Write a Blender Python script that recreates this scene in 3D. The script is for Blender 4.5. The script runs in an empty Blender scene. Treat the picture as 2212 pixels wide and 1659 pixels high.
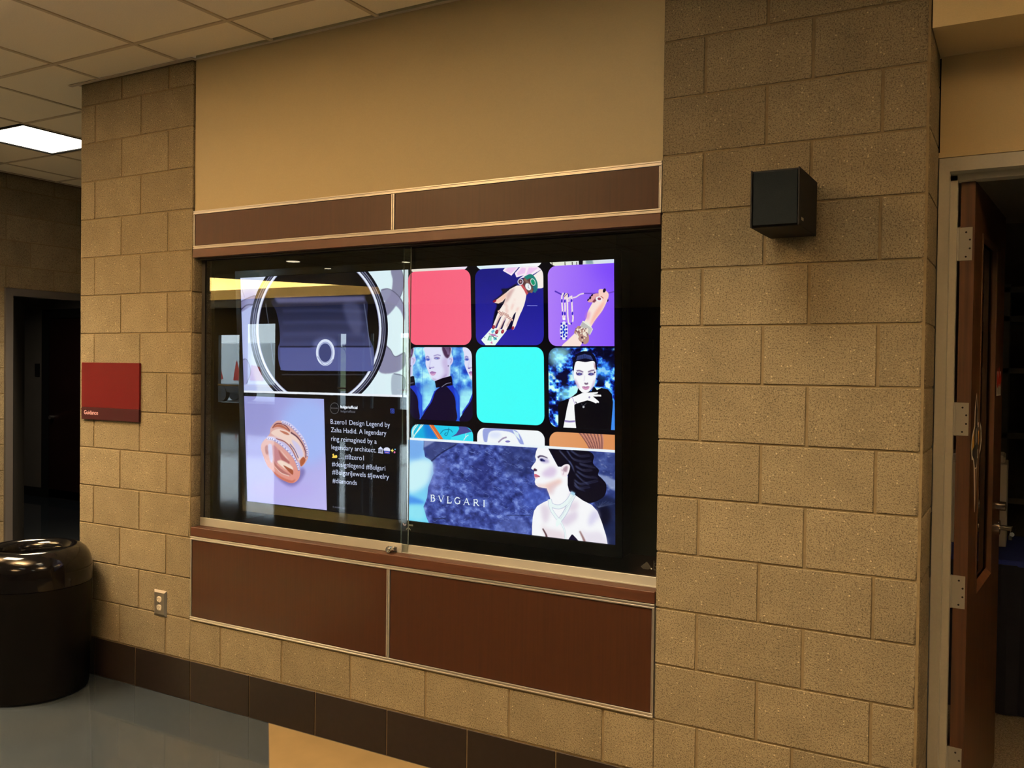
import bpy, bmesh, math, random
import numpy as np
from mathutils import Vector, Matrix
PI = math.pi
SC = bpy.context.scene
C = SC.collection
random.seed(4)
# ---------------------------------------------------------------- camera
cam = bpy.data.cameras.new('camera'); co = bpy.data.objects.new('camera', cam); C.objects.link(co)
cam.sensor_width = 36; cam.lens = 1950.3/2212*36; cam.clip_start = .05; cam.clip_end = 300
yaw, pit, rol = -.517003, -.016857, .012642
fw = Vector((math.sin(yaw)*math.cos(pit), math.cos(yaw)*math.cos(pit), math.sin(pit)))
rt = Vector((math.cos(yaw), -math.sin(yaw), 0)); up = rt.cross(fw)
r2 = rt*math.cos(rol)+up*math.sin(rol); u2 = -rt*math.sin(rol)+up*math.cos(rol)
M = Matrix((r2, u2, -fw)).transposed().to_4x4(); M.translation = (0, -3.0933, 1.6702)
co.matrix_world = M
SC.camera = co
# ---------------------------------------------------------------- view, world, lamps
SC.view_settings.view_transform = 'Standard'; SC.view_settings.look = 'None'
SC.view_settings.exposure = 0; SC.view_settings.gamma = 1; SC.view_settings.use_curve_mapping = False
w = bpy.data.worlds.new('overcast'); SC.world = w; w.use_nodes = True
w.node_tree.nodes['Background'].inputs[0].default_value = (.70, .82, .92, 1)
w.node_tree.nodes['Background'].inputs[1].default_value = 6.0
WARM = (1, .74, .45)
CZ = 3.1708
def area(x, y, z, sx, sy, power, spread, col=WARM, rot=(0, 0, 0)):
    l = bpy.data.lights.new('area_lamp', 'AREA'); l.shape = 'RECTANGLE'; l.size = sx; l.size_y = sy
    l.energy = power; l.color = col; l.spread = math.radians(spread)
    o = bpy.data.objects.new('area_lamp', l); C.objects.link(o); o.location = (x, y, z); o.rotation_euler = rot
    return o
TROFF = [(-1.22, -1.19, 1.2, .58), (-5.8155, .633, .58, .58), (-4.898, -1.19, 1.2, .58), (-1.22, -4.25, 1.2, .58), (-5.51, -5.2, 1.2, .58), (2.45, -1.19, 1.2, .58), (2.45, -4.25, 1.2, .58)]
LP = [66, 90, 90, 50, 50, 50, 60]
for (x, y, sx, sy), p in zip(TROFF, LP):
    area(x, y, CZ-.012, sx, sy, p, 102)
ADDED_UPLIGHTS = [(1.7, -1.9), (-1.2, -6.6), (-3.2, -2.2), (-6.1, -1.9)]  # unseen uplights, added so the ceiling gets brighter
for (x, y), p in zip(ADDED_UPLIGHTS, (180, 150, 380, 200)):
    area(x, y, 2.62, 1.15, .12, p, 138, (1, .66, .36), (PI, 0, 0))
area(-9.4, 2.3, 2.84, .5, .5, 7, 150, (1, .86, .7))  # added dim lamp, unseen, lifts the passage beyond the left doorway
SCREEN = [(-3.345, 0.092, 2.098), (-1.373, 0.092, 2.092), (-1.37, 0.152, 0.991), (-3.351, 0.152, 0.995)]   # corners of the picture: top left, top right, bottom right, bottom left
HINGES = [2.119, 1.516, 0.917, 0.318]
# ---------------------------------------------------------------- the picture on the television, painted with polygons
SW, SH = 1760, 990
def homography(src, dst):
    A = []; b = []
    for (x, y), (u, v) in zip(src, dst):
        A.append([x, y, 1, 0, 0, 0, -u*x, -u*y]); b.append(u)
        A.append([0, 0, 0, x, y, 1, -v*x, -v*y]); b.append(v)
    return np.append(np.linalg.solve(np.array(A, float), np.array(b, float)), 1).reshape(3, 3)
HM = homography([(519.8, 600), (1325.6, 560), (1331, 1177), (534, 1083)], [(0, 0), (SW, 0), (SW, SH), (0, SH)])
def mp(pts):
    p = np.array(pts, float).reshape(-1, 2); q = np.c_[p, np.ones(len(p))] @ HM.T
    return q[:, :2]/q[:, 2:]
CV = np.zeros((SH, SW, 3)); CV[:] = np.array([9, 9, 14])/255
CLIP = [None]
class Z:                                    # a magnified crop: its own coordinates -> picture coordinates
    def __init__(s, ox, oy, k): s.o = (ox, oy); s.k = k
    def __call__(s, pts): return [(s.o[0]+x/s.k, s.o[1]+y/s.k) for x, y in pts]
def smooth(pts, n=6):
    P = np.array(pts, float); N = len(P); out = []
    for i in range(N):
        a, b, c, d = P[i-1], P[i], P[(i+1) % N], P[(i+2) % N]
        for k in range(n):
            t = k/n
            out.append(.5*((2*b)+(c-a)*t+(2*a-5*b+4*c-d)*t*t+(3*b-3*c+d-a)*t**3))
    return out
def mask(pts, ss=2):
    """pts in canvas pixels -> coverage mask and its bounding box"""
    P = np.array(pts, float)
    x0, y0 = np.floor(P.min(0)).astype(int)-1; x1, y1 = np.ceil(P.max(0)).astype(int)+2
    x0, y0, x1, y1 = max(0, x0), max(0, y0), min(SW, x1), min(SH, y1)
    if x1 <= x0 or y1 <= y0: return None, None
    ys = (np.arange((y1-y0)*ss)+.5)/ss+y0; w = (x1-x0)*ss
    m = np.zeros((len(ys), w+1))
    Q = np.roll(P, -1, 0)
    for (ax, ay), (bx, by) in zip(P, Q):
        if ay == by: continue
        r = (ys >= min(ay, by)) & (ys < max(ay, by))
        if not r.any(): continue
        xx = ax+(ys[r]-ay)*(bx-ax)/(by-ay)
        c = np.clip(np.round((xx-x0)*ss), 0, w).astype(int)
        m[np.nonzero(r)[0], c] += 1
    m = (np.cumsum(m, 1)[:, :w] % 2)
    return m.reshape(y1-y0, ss, x1-x0, ss).mean((1, 3)), (x0, y0, x1, y1)
def blur1(a, r):
    for ax in (0, 1):
        k = int(r)
        if k < 1: continue
        a = np.moveaxis(a, ax, 0); n = len(a)
        p = np.concatenate([np.repeat(a[:1], k+1, 0), a, np.repeat(a[-1:], k, 0)])
        c = np.cumsum(p, 0); a = (c[2*k+1:]-c[:-2*k-1])/(2*k+1)
        a = np.moveaxis(a[:n], 0, ax)
    return a
def fillc(pts, col, alpha=1., soft=0, col2=None, ang=90, canvas=True):
    P = np.array(pts, float)
    if soft:
        x0, y0 = P.min(0)-3*soft; x1, y1 = P.max(0)+3*soft
        x0, y0, x1, y1 = int(max(0, x0)), int(max(0, y0)), int(min(SW, x1)), int(min(SH, y1))
        m, b = mask(P, 1)
        if m is None or x1 <= x0 or y1 <= y0: return
        M = np.zeros((SH, SW)) if False else np.zeros((y1-y0, x1-x0))
        M[b[1]-y0:b[3]-y0, b[0]-x0:b[2]-x0] = m
        for _ in range(2): M = blur1(M, soft)
        m = M
    else:
        m, b = mask(P)
        if m is None: return
        x0, y0, x1, y1 = b
    if CLIP[0] is not None: m = m*CLIP[0][y0:y1, x0:x1]
    c = np.array(col, float)/255
    if callable(col2):
        c = col2(slice(y0, y1), slice(x0, x1))
    elif col2 is not None:
        a = math.radians(ang); yy, xx = np.mgrid[y0:y1, x0:x1]
        t = xx*math.cos(a)+yy*math.sin(a); tp = P[:, 0]*math.cos(a)+P[:, 1]*math.sin(a)
        t = np.clip((t-tp.min())/(tp.max()-tp.min()+1e-6), 0, 1)[..., None]
        c = c*(1-t)+np.array(col2, float)/255*t
    m = (m*alpha)[..., None]
    CV[y0:y1, x0:x1] = CV[y0:y1, x0:x1]*(1-m)+c*m
def poly(z, pts, col, alpha=1., soft=0, sm=False, col2=None, ang=90):
    if sm: pts = smooth(pts)
    fillc(mp(z(pts) if z else pts), col, alpha, soft, col2, ang)
def line(z, pts, w, col, alpha=1., soft=0, sm=False, w2=None):
    P = mp(z(pts) if z else pts)
    if sm:
        n = len(P); E = np.vstack([2*P[0]-P[1], P, 2*P[-1]-P[-2]]); o = []
        for i in range(1, n):
            a, b, c, d = E[i-1], E[i], E[i+1], E[i+2]
            for k in range(8):
                t = k/8; o.append(.5*((2*b)+(c-a)*t+(2*a-5*b+4*c-d)*t*t+(3*b-3*c+d-a)*t**3))
        o.append(P[-1]); P = np.array(o)
    d = np.gradient(P, axis=0); L = np.hypot(d[:, 0], d[:, 1])+1e-9
    n = np.c_[-d[:, 1], d[:, 0]]/L[:, None]
    ww = np.linspace(w, w if w2 is None else w2, len(P))[:, None]/2
    fillc(np.vstack([P+n*ww, (P-n*ww)[::-1]]), col, alpha, soft)
def ell(z, cx, cy, rx, ry, col, alpha=1., soft=0, rot=0, col2=None, ang=90):
    a = np.linspace(0, 2*PI, 96, endpoint=False); r = math.radians(rot)
    X = rx*np.cos(a); Y = ry*np.sin(a)
    poly(z, list(zip(cx+X*math.cos(r)-Y*math.sin(r), cy+X*math.sin(r)+Y*math.cos(r))), col, alpha, soft, False, col2, ang)
def rrect(c4, rad):
    """rounded rectangle on the canvas spanned by 4 picture corners"""
    q = mp(c4); x0 = (q[0, 0]+q[3, 0])/2; x1 = (q[1, 0]+q[2, 0])/2; y0 = (q[0, 1]+q[1, 1])/2; y1 = (q[2, 1]+q[3, 1])/2
    o = []
    for cx, cy, s in ((x1-rad, y0+rad, -90), (x1-rad, y1-rad, 0), (x0+rad, y1-rad, 90), (x0+rad, y0+rad, 180)):
        for k in range(9):
            a = math.radians(s+k*90/8); o.append((cx+rad*math.cos(a), cy+rad*math.sin(a)))
    return o
def setclip(pts):
    if pts is None: CLIP[0] = None; return
    m, b = mask(pts); C = np.zeros((SH, SW)); C[b[1]:b[3], b[0]:b[2]] = m; CLIP[0] = C
RS = np.random.RandomState(7)
def fbm(w, h, cells, octv=5, ax=1., seed=0):
    rs = np.random.RandomState(seed); out = np.zeros((h, w)); amp = 1.; tot = 0
    for o in range(octv):
        gw = int(cells*2**o)+2; gh = int(cells*2**o*h/w*ax)+2
        g = rs.rand(gh+1, gw+1)
        x = np.linspace(0, gw-1.001, w); y = np.linspace(0, gh-1.001, h)
        xi = x.astype(int); yi = y.astype(int); fx = x-xi; fy = (y-yi)[:, None]
        fx = fx*fx*(3-2*fx); fy = fy*fy*(3-2*fy)
        a = g[np.ix_(yi, xi)]; b = g[np.ix_(yi, xi+1)]; c = g[np.ix_(yi+1, xi)]; d = g[np.ix_(yi+1, xi+1)]
        out += amp*((a*(1-fx)+b*fx)*(1-fy)+(c*(1-fx)+d*fx)*fy); tot += amp; amp *= .55
    return out/tot
def ramp(t, stops):
    xs = [s[0] for s in stops]
    return np.stack([np.interp(t, xs, [s[1][k]/255 for s in stops]) for k in range(3)], -1)
def text(s, pl, pr, cap, col, z=None, bold=0):
    q = mp(z([pl, pr]) if z else [pl, pr]); k = z.k if z else 1
    ref = mp([(q0, q1) for q0, q1 in ((z([pl])[0] if z else pl), )]+[((z([pl])[0] if z else pl)[0], (z([pl])[0] if z else pl)[1]-cap/k)])
    capc = abs(ref[1, 1]-ref[0, 1])
    cu = bpy.data.curves.new('t', 'FONT'); cu.body = s; cu.resolution_u = 3
    ob = bpy.data.objects.new('t', cu); C.objects.link(ob)
    bpy.context.view_layer.update()
    me = ob.evaluated_get(bpy.context.evaluated_depsgraph_get()).to_mesh()
    V = np.array([v.co[:2] for v in me.vertices])
    me.calc_loop_triangles(); T = [list(t.vertices) for t in me.loop_triangles]
    bpy.data.objects.remove(ob); bpy.data.curves.remove(cu)
    if not len(V): return
    sx = (q[1, 0]-q[0, 0])/(V[:, 0].max()-V[:, 0].min()); sy = capc/.69
    y = (q[0, 1]+q[1, 1])/2
    X = q[0, 0]+(V[:, 0]-V[:, 0].min())*sx; Y = y-V[:, 1]*sy
    x0, y0, x1, y1 = int(X.min())-2, int(Y.min())-2, int(X.max())+3, int(Y.max())+3
    x0, y0, x1, y1 = max(0, x0), max(0, y0), min(SW, x1), min(SH, y1)
    ss = 4; M = np.zeros(((y1-y0)*ss, (x1-x0)*ss), bool)
    for t in T:
        P = np.c_[(X[t]-x0)*ss, (Y[t]-y0)*ss]
        a0, b0 = np.floor(P.min(0)).astype(int); a1, b1 = np.ceil(P.max(0)).astype(int)+1
        a0, b0 = max(a0, 0), max(b0, 0); a1, b1 = min(a1, M.shape[1]), min(b1, M.shape[0])
        if a1 <= a0 or b1 <= b0: continue
        yy, xx = np.mgrid[b0:b1, a0:a1]+.5
        def e(i, j): return (P[j, 0]-P[i, 0])*(yy-P[i, 1])-(P[j, 1]-P[i, 1])*(xx-P[i, 0])
        e0, e1, e2 = e(0, 1), e(1, 2), e(2, 0)
        M[b0:b1, a0:a1] |= ((e0 >= 0) & (e1 >= 0) & (e2 >= 0)) | ((e0 <= 0) & (e1 <= 0) & (e2 <= 0))
    m = M.reshape(y1-y0, ss, x1-x0, ss).mean((1, 3))
    if bold: m = np.clip(blur1(m, bold)*1.9, 0, 1)
    m = np.clip(m*1.25, 0, 1)[..., None]; CV[y0:y1, x0:x1] = CV[y0:y1, x0:x1]*(1-m)+np.array(col)/255*m

def paint_screen():
    global CV
    # ---- upper left: quilted bag seen through a watch ring
    z = Z(420, 520, 4.608)
    UL = [(519, 597), (879, 581), (877, 855), (522, 847)]
    setclip(mp(UL))
    poly(None, [(500, 560), (900, 560), (900, 880), (500, 880)], (214, 218, 250), col2=(226, 246, 252), ang=0)
    poly(z, [(440, 620), (620, 540), (600, 900), (560, 1200), (620, 1500), (440, 1500)], (176, 184, 240), .8, 8, True)
    for pts, c in (([(1960, 290), (2060, 290), (2078, 470), (2010, 640), (1905, 750), (1865, 650), (1950, 540), (1975, 400)], (128, 124, 158)),
                   ([(1860, 490), (1940, 480), (2030, 545), (2088, 640), (2092, 790), (2050, 690), (1960, 610), (1880, 590)], (140, 136, 172)),
                   ([(1890, 1030), (1950, 1080), (2000, 1150), (2095, 1110), (2098, 1240), (2010, 1305), (1880, 1318), (1830, 1270), (1860, 1150)], (132, 128, 164)),
                   ([(1985, 1320), (2085, 1350), (2094, 1450), (2060, 1540), (1975, 1540), (1960, 1400)], (168, 180, 200)),
                   ([(450, 610), (600, 545), (620, 600), (560, 650), (480, 700), (440, 700)], (128, 122, 170)),
                   ([(450, 1200), (520, 1180), (560, 1300), (520, 1420), (450, 1400)], (150, 150, 205))):
        poly(z, pts, c, .9, 2, True)
        line(z, pts[:4], 3, (60, 58, 84), .7, 1, True)
    line(z, [(480, 380), (478, 480), (500, 560)], 3, (150, 150, 190), .7, 1, True)
    line(z, [(460, 690), (520, 640), (600, 630)], 5, (40, 34, 60), .8, 1, True)
    for rx, ry, c in ((688, 815, (14, 14, 26)), (664, 790, (128, 128, 156)), (655, 780, (30, 30, 46)), (646, 771, (110, 112, 140)), (634, 760, (40, 40, 62)),
                      (624, 752, (232, 236, 255)), (604, 735, (150, 152, 190)), (597, 728, (7, 7, 12))):
        ell(z, 1240, 878, rx, ry, c)
    ell(z, 1240, 878, 590, 720, (7, 7, 12))
    ell(z, 560, 880, 60, 560, (190, 200, 245), .35, 14)
    bag = [(770, 585), (1000, 572), (1400, 560), (1700, 575), (1722, 760), (1740, 950), (1785, 1070), (1790, 1180), (1778, 1275), (1740, 1296), (1300, 1292), (900, 1290), (858, 1262), (836, 1170), (834, 1060), (852, 1000), (846, 850), (815, 700)]
    fillc(mp(z(smooth(bag, 4))), (26, 27, 46), 1, 0, (86, 92, 150), 90)
    poly(z, [(850, 1058), (1770, 1055), (1785, 1270), (1740, 1290), (900, 1285), (860, 1262)], (88, 94, 156), .85, 3)
    poly(z, [(790, 560), (1700, 545), (1700, 600), (1300, 615), (830, 620)], (112, 110, 156), .75, 5)
    for k in range(7):
        line(z, [(880, 640+k*58), (1300, 632+k*58), (1700, 645+k*58)], 14, (74, 80, 128) if k % 2 else (44, 46, 80), .35, 5, True)
    line(z, [(850, 1052), (1760, 1050)], 6, (28, 28, 50), .9, 1)
    poly(z, [(1480, 620), (1640, 640), (1660, 900), (1560, 880)], (120, 122, 170), .35, 9, True)
    for x in (760, 1740): line(z, [(x-50, 620), (x-10, 900), (x+30, 1240)], 4, (130, 140, 170), .6, 1, True)
    ell(z, 1300, 1030, 120, 70, (150, 160, 230), .35, 9)
    ell(z, 1305, 1110, 93, 133, (226, 232, 255)); ell(z, 1305, 1110, 74, 108, (170, 178, 220)); ell(z, 1303, 1112, 62, 92, (66, 72, 124))
    line(z, [(1225, 1150), (1300, 1238), (1385, 1180)], 3, (120, 128, 180), .8, 1, True)
    line(z, [(870, 1330), (1700, 1330)], 4, (66, 68, 84), .8, 1)
    setclip(None)
    poly(z, [(488, 1488), (1300, 1510), (2122, 1534), (2122, 1556), (1300, 1532), (488, 1508)], (240, 242, 255))
    # ---- lower left: lilac card with a ring, caption beside it
    fillc([(0, 0+SH*.535), (SW*.4, SH*.535), (SW*.4, SH), (0, SH)], (13, 12, 17))
    poly(z, [(488, 1488), (1300, 1510), (2122, 1534), (2122, 1556), (1300, 1532), (488, 1508)], (240, 242, 255))
    z5 = Z(420, 840, 4.608)
    card = z5([(480, 68), (1290, 98), (1319, 1210), (500, 1116)])
    fillc(mp(card), (156, 158, 224), 1, 0, (198, 188, 250), 60)
    setclip(mp(card))
    ell(z5, 1120, 420, 260, 340, (166, 190, 255), .8, 26); ell(z5, 620, 260, 170, 240, (150, 146, 208), .5, 20)
    ell(z5, 880, 1000, 330, 90, (190, 176, 244), .8, 20)
    f = Z(555, 900, 10.37)
    poly(f, [(380, 1240), (560, 1330), (850, 1300), (1000, 1150), (1080, 1240), (960, 1460), (780, 1560), (560, 1470)], (118, 104, 170), .75, 7, True)
    rose, lt, dk, br = (226, 172, 168), (246, 214, 206), (148, 84, 82), (188, 106, 84)
    poly(f, [(430, 100), (560, 92), (720, 160), (900, 300), (1060, 500), (1150, 740), (1150, 900), (1090, 1030), (990, 1120), (930, 1010), (700, 700), (400, 480), (230, 470), (290, 370), (310, 240)], rose, 1, 0, True)
    poly(f, [(230, 470), (420, 480), (620, 620), (800, 830), (930, 1060), (970, 1240), (930, 1400), (800, 1490), (640, 1450), (450, 1340), (330, 1200), (230, 1100), (140, 880), (90, 720), (110, 590)], rose, 1, 0, True, (232, 150, 138), 70)
    poly(f, [(320, 350), (480, 270), (700, 330), (900, 480), (1020, 700), (1060, 900), (1000, 960), (900, 960), (800, 760), (620, 560), (400, 430)], lt, .95, 1, True)
    poly(f, [(250, 460), (420, 440), (640, 560), (820, 760), (930, 980), (900, 1010), (760, 800), (560, 600), (380, 500)], (232, 196, 206), .9, 1, True)
    poly(f, [(420, 520), (640, 590), (800, 790), (860, 930), (760, 850), (560, 640)], (196, 190, 240), .8, 2, True)
    poly(f, [(780, 520), (900, 580), (1000, 720), (1040, 880), (960, 900), (860, 720)], (206, 200, 246), .8, 3, True)
    line(f, [(350, 250), (420, 165), (520, 150), (640, 200), (740, 310)], 5, (110, 52, 60), .9, 1, True)
    poly(f, [(350, 245), (440, 180), (560, 185), (700, 280), (740, 345), (620, 270), (480, 225)], br, .95, 1, True)
    poly(f, [(510, 310), (650, 340), (730, 400), (640, 395)], br, .9, 1, True)
    line(f, [(760, 350), (900, 450), (1020, 610), (1090, 790), (1095, 920)], 7, (96, 56, 74), .95, 1, True, 4)
    line(f, [(740, 610), (840, 740), (930, 930)], 5, (104, 84, 140), .9, 1, True)
    line(f, [(430, 490), (620, 560), (780, 720), (900, 980)], 5, dk, .9, 1, True)
    poly(f, [(970, 980), (1040, 900), (1090, 960), (1060, 1040), (985, 1110)], (178, 92, 62), .95, 1, True)
    poly(f, [(860, 930), (900, 960), (910, 1010), (880, 980)], br, .9, 1)
    poly(f, [(180, 680), (240, 640), (270, 740), (260, 830), (200, 830)], (178, 104, 100), .9, 2, True)
    poly(f, [(250, 640), (330, 630), (360, 900), (330, 1040), (270, 900)], (206, 196, 236), .9, 2, True)
    poly(f, [(350, 650), (440, 690), (540, 900), (450, 1050), (380, 960)], (196, 128, 142), .8, 3, True)
    poly(f, [(480, 740), (600, 880), (730, 1000), (690, 1080), (560, 980)], (176, 100, 102), .9, 2, True)
    poly(f, [(520, 740), (640, 870), (730, 1000), (650, 920)], lt, .8, 2, True)
    poly(f, [(450, 1010), (560, 980), (760, 1090), (810, 1190), (700, 1200), (600, 1150)], (250, 224, 212), .95, 2, True)
    poly(f, [(590, 1090), (720, 1150), (805, 1200), (800, 1300), (700, 1220)], (166, 84, 60), .95, 1, True)
    poly(f, [(360, 970), (460, 1100), (640, 1240), (760, 1310), (600, 1290), (430, 1160)], (176, 106, 104), .8, 2, True)
    line(f, [(400, 1120), (540, 1260), (720, 1330)], 4, lt, .9, 1, True)
    for P0 in ([(230, 480), (360, 500), (520, 600), (680, 740), (820, 900), (900, 1060), (940, 1200)], [(560, 110), (720, 170), (880, 310), (1030, 500), (1120, 720), (1130, 880)]):
        line(f, P0, 17, (214, 206, 250), .95, 1, True, 12)
        q = np.array(P0, float)
        for k in range(34):
            t = k/33*(len(q)-1); i = min(int(t), len(q)-2); p = q[i]*(1-(t-i))+q[i+1]*(t-i)
            ell(f, p[0], p[1], 11, 16, (122, 116, 196) if k % 2 else (240, 240, 255), .8, 0, -45)
        line(f, [(a-16, b+22) for a, b in P0], 2.5, dk, .5, 1, True)
    poly(f, [(340, 1200), (520, 1330), (760, 1430), (860, 1400), (800, 1480), (640, 1450), (450, 1340)], (206, 110, 92), .8, 2, True)
    setclip(None)
    g = Z(700, 860, 6.381); wh = (214, 220, 255)
    for s, a, b in (('B.zero1 Design Legend by', (93, 360), (912, 388)), ('Zaha Hadid. A legendary', (97, 474), (862, 503)), ('ring reimagined by a', (100, 588), (728, 626)),
                    ('legendary architect.', (105, 702), (722, 748)), ('#Bzero1', (290, 838), (552, 856)), ('#designlegend #Bulgari', (110, 937), (848, 996)),
                    ('#BulgariJewels #Jewelry', (113, 1052), (899, 1112)), ('#diamonds', (118, 1167), (454, 1198))):
        text(s, a, b, 66, wh, g)
    text('bulgariofficial', (230, 138), (462, 144), 40, (236, 240, 255), g, 1)
    text('bulgariofficial', (232, 192), (430, 198), 32, (120, 122, 140), g)
    text('6 months ago', (122, 1512), (296, 1528), 26, (120, 120, 140), g)
    ell(g, 147, 137, 62, 78, (110, 112, 122)); ell(g, 147, 137, 57, 72, (16, 15, 20)); text('BVLGARI', (100, 142), (194, 146), 18, (110, 112, 122), g)
    poly(g, [(918, 140), (970, 142), (972, 208), (920, 206)], (58, 84, 216)); poly(g, [(926, 150), (963, 151), (964, 199), (927, 198)], (14, 16, 40))
    ell(g, 945, 176, 13, 17, (70, 100, 226)); ell(g, 945, 176, 7, 10, (14, 16, 40))
    poly(g, [(742, 700), (782, 664), (822, 706)], (214, 218, 250)); poly(g, [(746, 744), (818, 750), (818, 762), (746, 756)], (214, 218, 250))
    for k in range(4): poly(g, [(752+k*17, 702), (762+k*17, 703), (762+k*17, 750), (752+k*17, 749)], (200, 204, 240))
    poly(g, [(830, 690), (868, 676), (906, 692), (910, 730), (830, 724)], (226, 226, 250), sm=True); poly(g, [(830, 722), (910, 730), (910, 768), (832, 760)], (58, 76, 196)); line(g, [(845, 744), (895, 750)], 3, (230, 150, 180))
    poly(g, [(922, 716), (940, 706), (945, 690), (952, 708), (966, 722), (950, 732), (942, 750), (936, 732)], (246, 226, 110)); ell(g, 975, 745, 12, 14, (230, 120, 180)); ell(g, 982, 704, 9, 10, (110, 190, 250))
    poly(g, [(116, 772), (136, 764), (144, 790), (170, 782), (184, 800), (172, 822), (112, 820), (122, 800)], (250, 212, 92), sm=True)
    for k in range(3): poly(g, [(200+k*28, 828), (216+k*28, 829), (216+k*28, 836), (200+k*28, 835)], wh)
    # ---- dividers
    poly(None, [(876.8, 579), (882.7, 578.8), (884.3, 1131), (880.2, 1131)], (236, 242, 255))
    # ---- upper right: grid of rounded tiles
    fillc(mp([(882.2, 575), (1327, 555), (1331, 976), (884, 948)]), (5, 5, 13))
    R = 34
    up = ((rrect([(882, 560), (1012, 553), (1014, 584), (884, 589)], R), (236, 224, 206), (240, 226, 250)), (rrect([(1026, 550), (1171, 543), (1172, 577), (1027, 584)], R), (220, 240, 252), (255, 250, 255)),
          (rrect([(1182, 545), (1340, 537), (1340, 566), (1183, 577)], R), (240, 238, 214), (214, 224, 250)))
    for P, a, b in up:
        fillc(P, a, 1, 0, b, 0)
    poly(Z(1175, 555, 8.294), [(615, 70), (690, 66), (685, 150), (620, 150)], (10, 8, 20)); poly(Z(1175, 555, 8.294), [(740, 60), (860, 60), (880, 130), (745, 130)], (120, 150, 160), .8, 2)
    for x in (130, 360, 490, 570): poly(Z(1175, 555, 8.294), [(x, 90), (x+18, 90), (x+20, 150), (x+4, 150)], (60, 50, 50), .8)
    T1 = rrect([(882, 587), (1016, 581), (1019, 744.5), (884, 744.5)], R)
    T2 = rrect([(1026, 581.5), (1173.4, 574.5), (1174.2, 745.5), (1028, 745)], R)
    T3 = rrect([(1182.8, 574.8), (1350, 567), (1350, 747.6), (1184, 747)], R)
    T4 = rrect([(884.5, 749.3), (1020, 749.3), (1021, 910), (886, 905)], R)
    T5 = rrect([(1028.4, 749), (1175, 749), (1176, 918.5), (1030, 912)], R)
    T6 = rrect([(1184.8, 750.5), (1350, 750.5), (1352, 929), (1186, 922)], R)
    T7 = rrect([(888, 915.3), (1022, 922), (1024, 1000), (889, 992)], R)
    T8 = rrect([(1031, 923), (1177.4, 930), (1178, 1010), (1032, 1000)], R)
    T9 = rrect([(1186.5, 931.9), (1350, 939), (1352, 1020), (1188, 1010)], R)
    fillc(T1, (255, 98, 128), 1, 0, (255, 104, 134), 0)
    fillc(T5, (70, 255, 255))
    # hand laid over a playing card, on navy
    setclip(T2); z = Z(1020, 560, 8.294)
    fillc(T2, (26, 26, 128), 1, 0, (44, 38, 172), 90)
    poly(z, [(790, 440), (640, 520), (520, 530), (540, 600), (430, 700), (370, 740), (440, 820), (400, 960), (360, 1240), (420, 1220), (760, 560)], (6, 5, 26), .95, 2, True)
    poly(z, [(500, 1180), (560, 1120), (790, 940), (760, 1100), (700, 1240), (560, 1260)], (10, 8, 40), .9, 1, True)
    for pts in ([(620, 110), (850, 120), (700, 295), (545, 205)], [(760, 250), (880, 110), (1000, 120), (980, 270), (790, 325)], [(900, 120), (1240, 120), (1240, 180), (1040, 300), (830, 350), (960, 260)]):
        poly(z, pts, (255, 236, 250))
    for pts in ([(640, 150), (800, 150), (690, 262), (585, 200)], [(800, 250), (890, 150), (960, 160), (940, 250), (810, 290)], [(1010, 150), (1180, 150), (1030, 270), (960, 280)]):
        poly(z, pts, (240, 190, 240), .85, 1)
    poly(z, [(60, 130), (540, 112), (540, 140), (140, 180)], (214, 244, 250)); poly(z, [(540, 110), (760, 110), (720, 135), (540, 150)], (150, 140, 176))
    # wrist and straps
    poly(z, [(1250, 180), (1290, 200), (1290, 480), (1160, 520), (1100, 480), (1060, 330), (1120, 270)], (255, 240, 238), sm=True)
    poly(z, [(930, 330), (1060, 295), (1150, 420), (1170, 500), (1130, 560), (1010, 600), (960, 640), (860, 460)], (96, 60, 62), sm=True)
    line(z, [(940, 345), (1050, 305), (1130, 420), (1130, 560)], 15, (36, 128, 118), 1, 0, True); line(z, [(1100, 480), (1125, 540), (1105, 590)], 12, (30, 110, 130), 1, 0, True)
    line(z, [(860, 450), (930, 540), (975, 630)], 14, (198, 82, 90), 1, 0, True); line(z, [(930, 350), (1010, 440), (1060, 560), (1050, 600)], 9, (130, 96, 90), 1, 0, True)
    ell(z, 862, 402, 52, 56, (226, 226, 246)); ell(z, 862, 402, 38, 42, (80, 50, 60)); ell(z, 866, 400, 16, 18, (190, 140, 150))
    ell(z, 1085, 408, 44, 68, (216, 226, 226), rot=-20); ell(z, 1085, 408, 32, 54, (26, 150, 112), rot=-20)
    ell(z, 1000, 492, 54, 74, (120, 110, 116), rot=-30); ell(z, 1000, 492, 46, 66, (244, 246, 252), rot=-30); line(z, [(1000, 450), (1000, 500), (1020, 520)], 2, (120, 130, 150))
    # playing card
    poly(z, [(360, 1215), (620, 1270), (405, 1545), (245, 1540), (160, 1440)], (240, 252, 250))
    for pts, c in (([(340, 1290), (380, 1250), (405, 1285), (360, 1330)], (90, 180, 220)), ([(300, 1370), (350, 1370), (350, 1460), (280, 1450)], (150, 220, 200)), ([(380, 1400), (440, 1390), (440, 1440), (390, 1450)], (90, 190, 226)),
                   ([(325, 1495), (355, 1462), (368, 1515)], (214, 110, 170)), ([(350, 1330), (430, 1330), (420, 1370), (340, 1380)], (190, 160, 220)), ([(215, 1385), (235, 1385), (235, 1405), (215, 1402)], (120, 120, 150))):
        poly(z, pts, c, .9)
    line(z, [(280, 1450), (310, 1370), (360, 1370), (440, 1430)], 3, (60, 120, 110)); line(z, [(300, 1330), (460, 1380)], 3, (200, 90, 160))
    skin, sh = (255, 238, 234), (238, 176, 168)
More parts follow.
